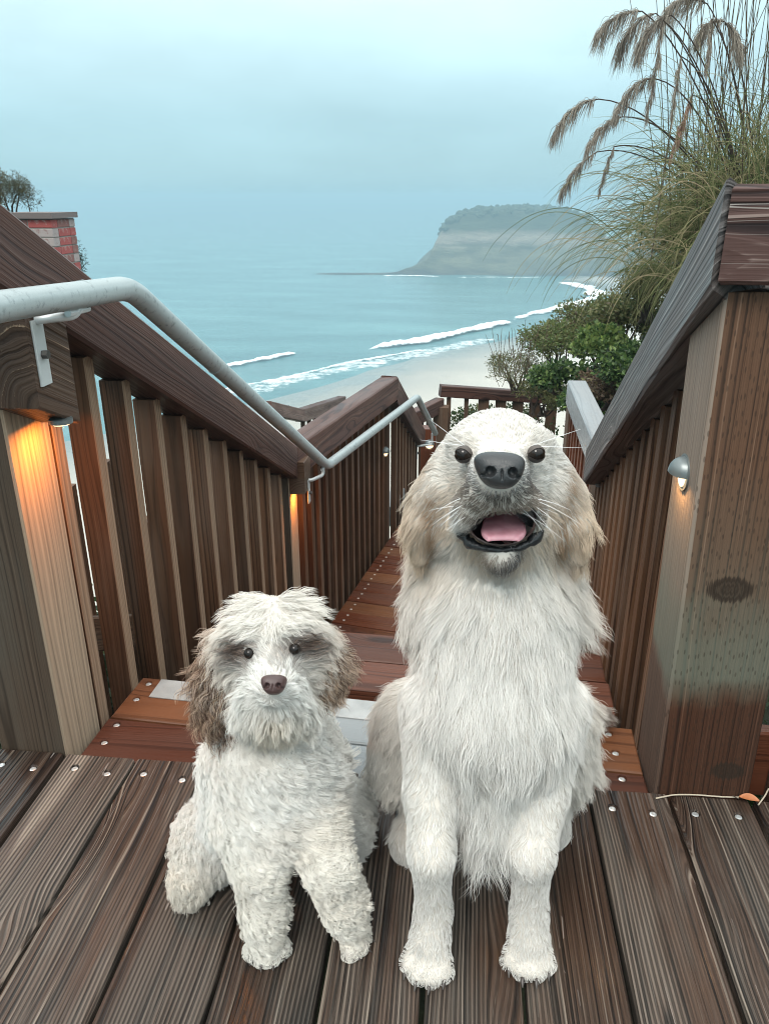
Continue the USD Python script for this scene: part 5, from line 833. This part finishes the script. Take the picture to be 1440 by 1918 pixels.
# ---- the small curly dog
c_ = Animal(); WHT, BRN, DRK = (0.84, 0.825, 0.79), (0.42, 0.31, 0.24), (0.11, 0.062, 0.042)
for s in (-1, 1):
    c_.bone(S(513 + s * 24, 1192, .885), S(513 + s * 22, 1168, .90), .043, .034, flow=flowd(s * 1.0, -0.2, -0.5), length=.042, lift=.42, curl=.05, col=(0.78, 0.75, 0.70))
    c_.bone(S(513 + s * 54, 1215, .885), S(513 + s * 60, 1280, .89), .034, .030, flow=flowd(s * 0.6, -0.1, -0.9), length=.042, lift=.28, curl=.06, col=(0.74, 0.66, 0.58))
    c_.bone(S(513 + s * 24, 1300, .825), S(513 + s * 36, 1335, .85), .024, .026, flow=flowd(s * 0.75, -0.1, -0.7), length=.036, lift=.32, curl=.04, col=WHT)
c_.bone(S(513, 1240, .865), S(513, 1285, .80), .040, .021, flow=flowd(0, -0.2, 0.5), length=.024, lift=.45, curl=.03, col=WHT)
c_.bone(S(513, 1330, .82), S(513, 1340, .86), .020, .032, flow=flowd(0, -0.3, -1), length=.032, lift=.3, curl=.05, col=(0.66, 0.57, 0.45))
c_.chain([(S(424, 1195, .905), .014), (S(408, 1265, .89), .018), (S(404, 1315, .885), .018), (S(416, 1338, .885), .011)], flow=flowd(-0.2, -0.2, -1), length=.050, lift=.25, curl=.13, col=(0.26, 0.155, 0.095))
c_.chain([(S(596, 1190, .91), .014), (S(622, 1240, .895), .017), (S(628, 1278, .89), .011)], flow=flowd(0.3, -0.15, -1), length=.036, lift=.25, curl=.10, col=(0.44, 0.33, 0.25))
c_.bone(S(514, 1300, .92), S(514, 1410, .925), .056, .075, flow=flowd(0, 0, -1), length=.026, lift=.45, curl=.16, col=WHT)
c_.bone(S(514, 1430, .905), S(516, 1500, .89), .080, .080, flow=flowd(0, -.2, -1), length=.032, lift=.38, curl=.26, col=WHT)
for s in (-1, 1): c_.bone(S(515 + s * 80, 1430, .93), S(516 + s * 78, 1530, .91), .044, .044, flow=flowd(s * .3, 0, -1), length=.028, lift=.38, curl=.26, col=WHT)
c_.bone(S(528, 1520, .88), S(530, 1548, .87), .058, .032, flow=flowd(0, -.1, -1), length=.03, lift=.3, curl=.2, col=(0.78, 0.73, 0.66))
for s, pts_, pb, pt in ((-1, [(S(468, 1545, .86), .044), (Z(488, 1625, .155), .030), (Z(497, 1700, .085), .027)], Z(498, 1740, .05), Z(500, 1782, .018)),
                        (1, [(S(588, 1540, .865), .044), (Z(618, 1625, .16), .030), (Z(642, 1685, .095), .0275)], Z(655, 1718, .055), Z(672, 1756, .018))):
    c_.chain(pts_ + [(pb, .025)], flow=flowd(s * .1, -.2, -1), length=.019, lift=.5, curl=.30, col=(0.80, 0.77, 0.71))
    cl = paw(c_, pt, pb, .0255, length=.0065, lift=.3, curl=.2, col=(0.80, 0.77, 0.71)); c_.__dict__.setdefault('claws', []).extend(cl)
c_.bone(S(392, 1560, .985), S(400, 1590, .955), .052, .050, flow=flowd(-.5, -.3, -.6), length=.024, lift=.5, curl=.22, col=WHT)
c_.bone(S(378, 1600, .95), Z(362, 1648, .035), .040, .032, flow=flowd(-.5, -.5, -.6), length=.022, lift=.5, curl=.22, col=(0.80, 0.75, 0.67)); hp = paw(c_, Z(345, 1672, .018), Z(362, 1648, .035), .0185, length=.014, lift=.5, curl=.2, col=(0.55, 0.49, 0.43))
c_.bone(S(640, 1520, 1.05), Z(640, 1560, .05), .055, .045, flow=flowd(.4, 0, -1), length=.022, lift=.5, curl=.2, col=WHT)
xs = S(515, 1450, .95) @ RT
c_.bone(gx(xs, .97, .27), gx(xs, 1.12, .11), .082, .088, flow=flowd(0, .5, -1), length=.022, lift=.5, curl=.2, col=WHT)
lo_, hi_ = A(*[min((np.minimum(b[0], b[1]) - max(b[2], b[3]))[i] for b in c_.b) for i in range(3)]) - .02, A(*[max((np.maximum(b[0], b[1]) + max(b[2], b[3]))[i] for b in c_.b) for i in range(3)]) + .02
c_.body(lo_, hi_, .005); c_.mesh.vertices[:, 2] = np.maximum(c_.mesh.vertices[:, 2], 0.0012)
pup = thing('doodle_dog', tuple(gx(xs, .95, 0)), 'small white curly-coated dog with brown ears sitting at the left', 'dog')
part(pup, 'body', (c_.mesh.vertices, c_.mesh.faces), skin('white_skin', (0.55, 0.51, 0.47)), smooth=True)
nc = S(513, 1283, .772); on = TOCAM(nc); un = np.cross(RT, on); un = un if un[2] > 0 else -un
nose_mesh(nc, .0142, .0118, .0118, (RT, un, on), 'nose', pup, NOSE_R, .0008)
eyes = [S(467, 1224, .8365), S(552, 1216, .8365)]
for e_ in eyes: part(pup, 'eye', ball(e_, .0072), EYE_M, smooth=True)
for (q, f) in c_.claws + hp: part(pup, 'claw', tube([q - f * .004 + A(0, 0, .003), q + A(0, 0, .001), q + f * .005 - A(0, 0, .003)], A(.0022, .002, .0006), 7), CLAW, smooth=True)
def ct(P, N, flow, length, curl, col, lift):
    rn = np.random.default_rng(6).random((len(P), 1))
    for i, e_ in enumerate(eyes):
        s = -1 if i == 0 else 1
        for ctr, rad, mix_ in ((e_ + RT * s * .004, A(.021, .04, .016), .95), (e_ + RT * s * .014 - A(0, 0, .010), A(.014, .03, .016), .6)):
            w = np.clip(1.5 - np.linalg.norm((P - ctr) / rad, axis=1), 0, 1)[:, None] ** .7 * mix_; col = col * (1 - w) + w * np.where(rn < .82, A(*DRK) * .6, A(0.26, 0.17, 0.115))
        w = np.clip(1.5 - np.linalg.norm((P - e_ - A(0, 0, .010)) / A(.030, .05, .024), axis=1), 0, 1); length = length * (1 - .35 * w); flow = flow + w[:, None] * (RT * s * .8 + A(0, 0, .5))
    q = P - S(513, 1290, .80); rad = np.stack([q @ RT, q[:, 2]], 1); rr = np.linalg.norm(rad, axis=1); w = (np.clip(1.5 - rr / .045, 0, 1) * ((P @ FH) < .86))[:, None]
    d = RT * (rad[:, :1] / np.maximum(rr, 1e-4)[:, None]) + A(0, 0, 1) * (rad[:, 1:] / np.maximum(rr, 1e-4)[:, None]) * .9; flow = flow * (1 - w) + d * w      # muzzle hair rays out from the nose
    length = np.where(w[:, 0] > .5, np.minimum(length, .006 + rr * .75), length)
    isear = np.minimum(np.linalg.norm((P - S(394, 1300, .885)) / A(.05, .06, .09), axis=1), np.linalg.norm((P - S(636, 1255, .895)) / A(.035, .06, .07), axis=1)) < 1
    col = np.where(isear[:, None] & (rn < .20), A(0.52, 0.38, 0.27), np.where(isear[:, None] & (rn > .62), A(*DRK), col))
    flow = flow + .5 * (np.stack([meshkit.noise(P * 26 + 9 * i, i + 3) for i in range(3)], 1) - .5) * (P[:, 2:] < .36) + .22 * (np.stack([meshkit.noise(P * 20 + 9 * i, i + 7) for i in range(3)], 1) - .5)
    sh = np.clip((meshkit.fbm(P * 14, 2, 12)[:, None] - .5) * 3, 0, .15); col = col * (1 - sh) + sh * A(0.62, 0.54, 0.45) * np.minimum(1, col / .6)
    return unit(flow), length, curl, col, lift
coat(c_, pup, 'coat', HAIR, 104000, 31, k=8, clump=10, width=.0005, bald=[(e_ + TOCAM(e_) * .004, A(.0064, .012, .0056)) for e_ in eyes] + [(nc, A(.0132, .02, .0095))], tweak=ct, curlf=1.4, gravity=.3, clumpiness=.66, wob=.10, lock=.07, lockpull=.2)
col_p = [S(512, 1350, .92) + RT * .066 * math.cos(q) + FH * .062 * math.sin(q) + A(0, 0, -.022 + .012 * math.sin(q)) for q in np.linspace(0, 2 * np.pi, 40)]
part(pup, 'collar', tube(col_p, .008, 8, caps=False), plain('collar_black', (0.012, 0.013, 0.014), 0.5), smooth=True)
part(pup, 'collar_buckle', ball(S(456, 1368, .835), (.007, .004, .006)), plain('buckle_black', (0.01, 0.01, 0.011), 0.35), smooth=True)
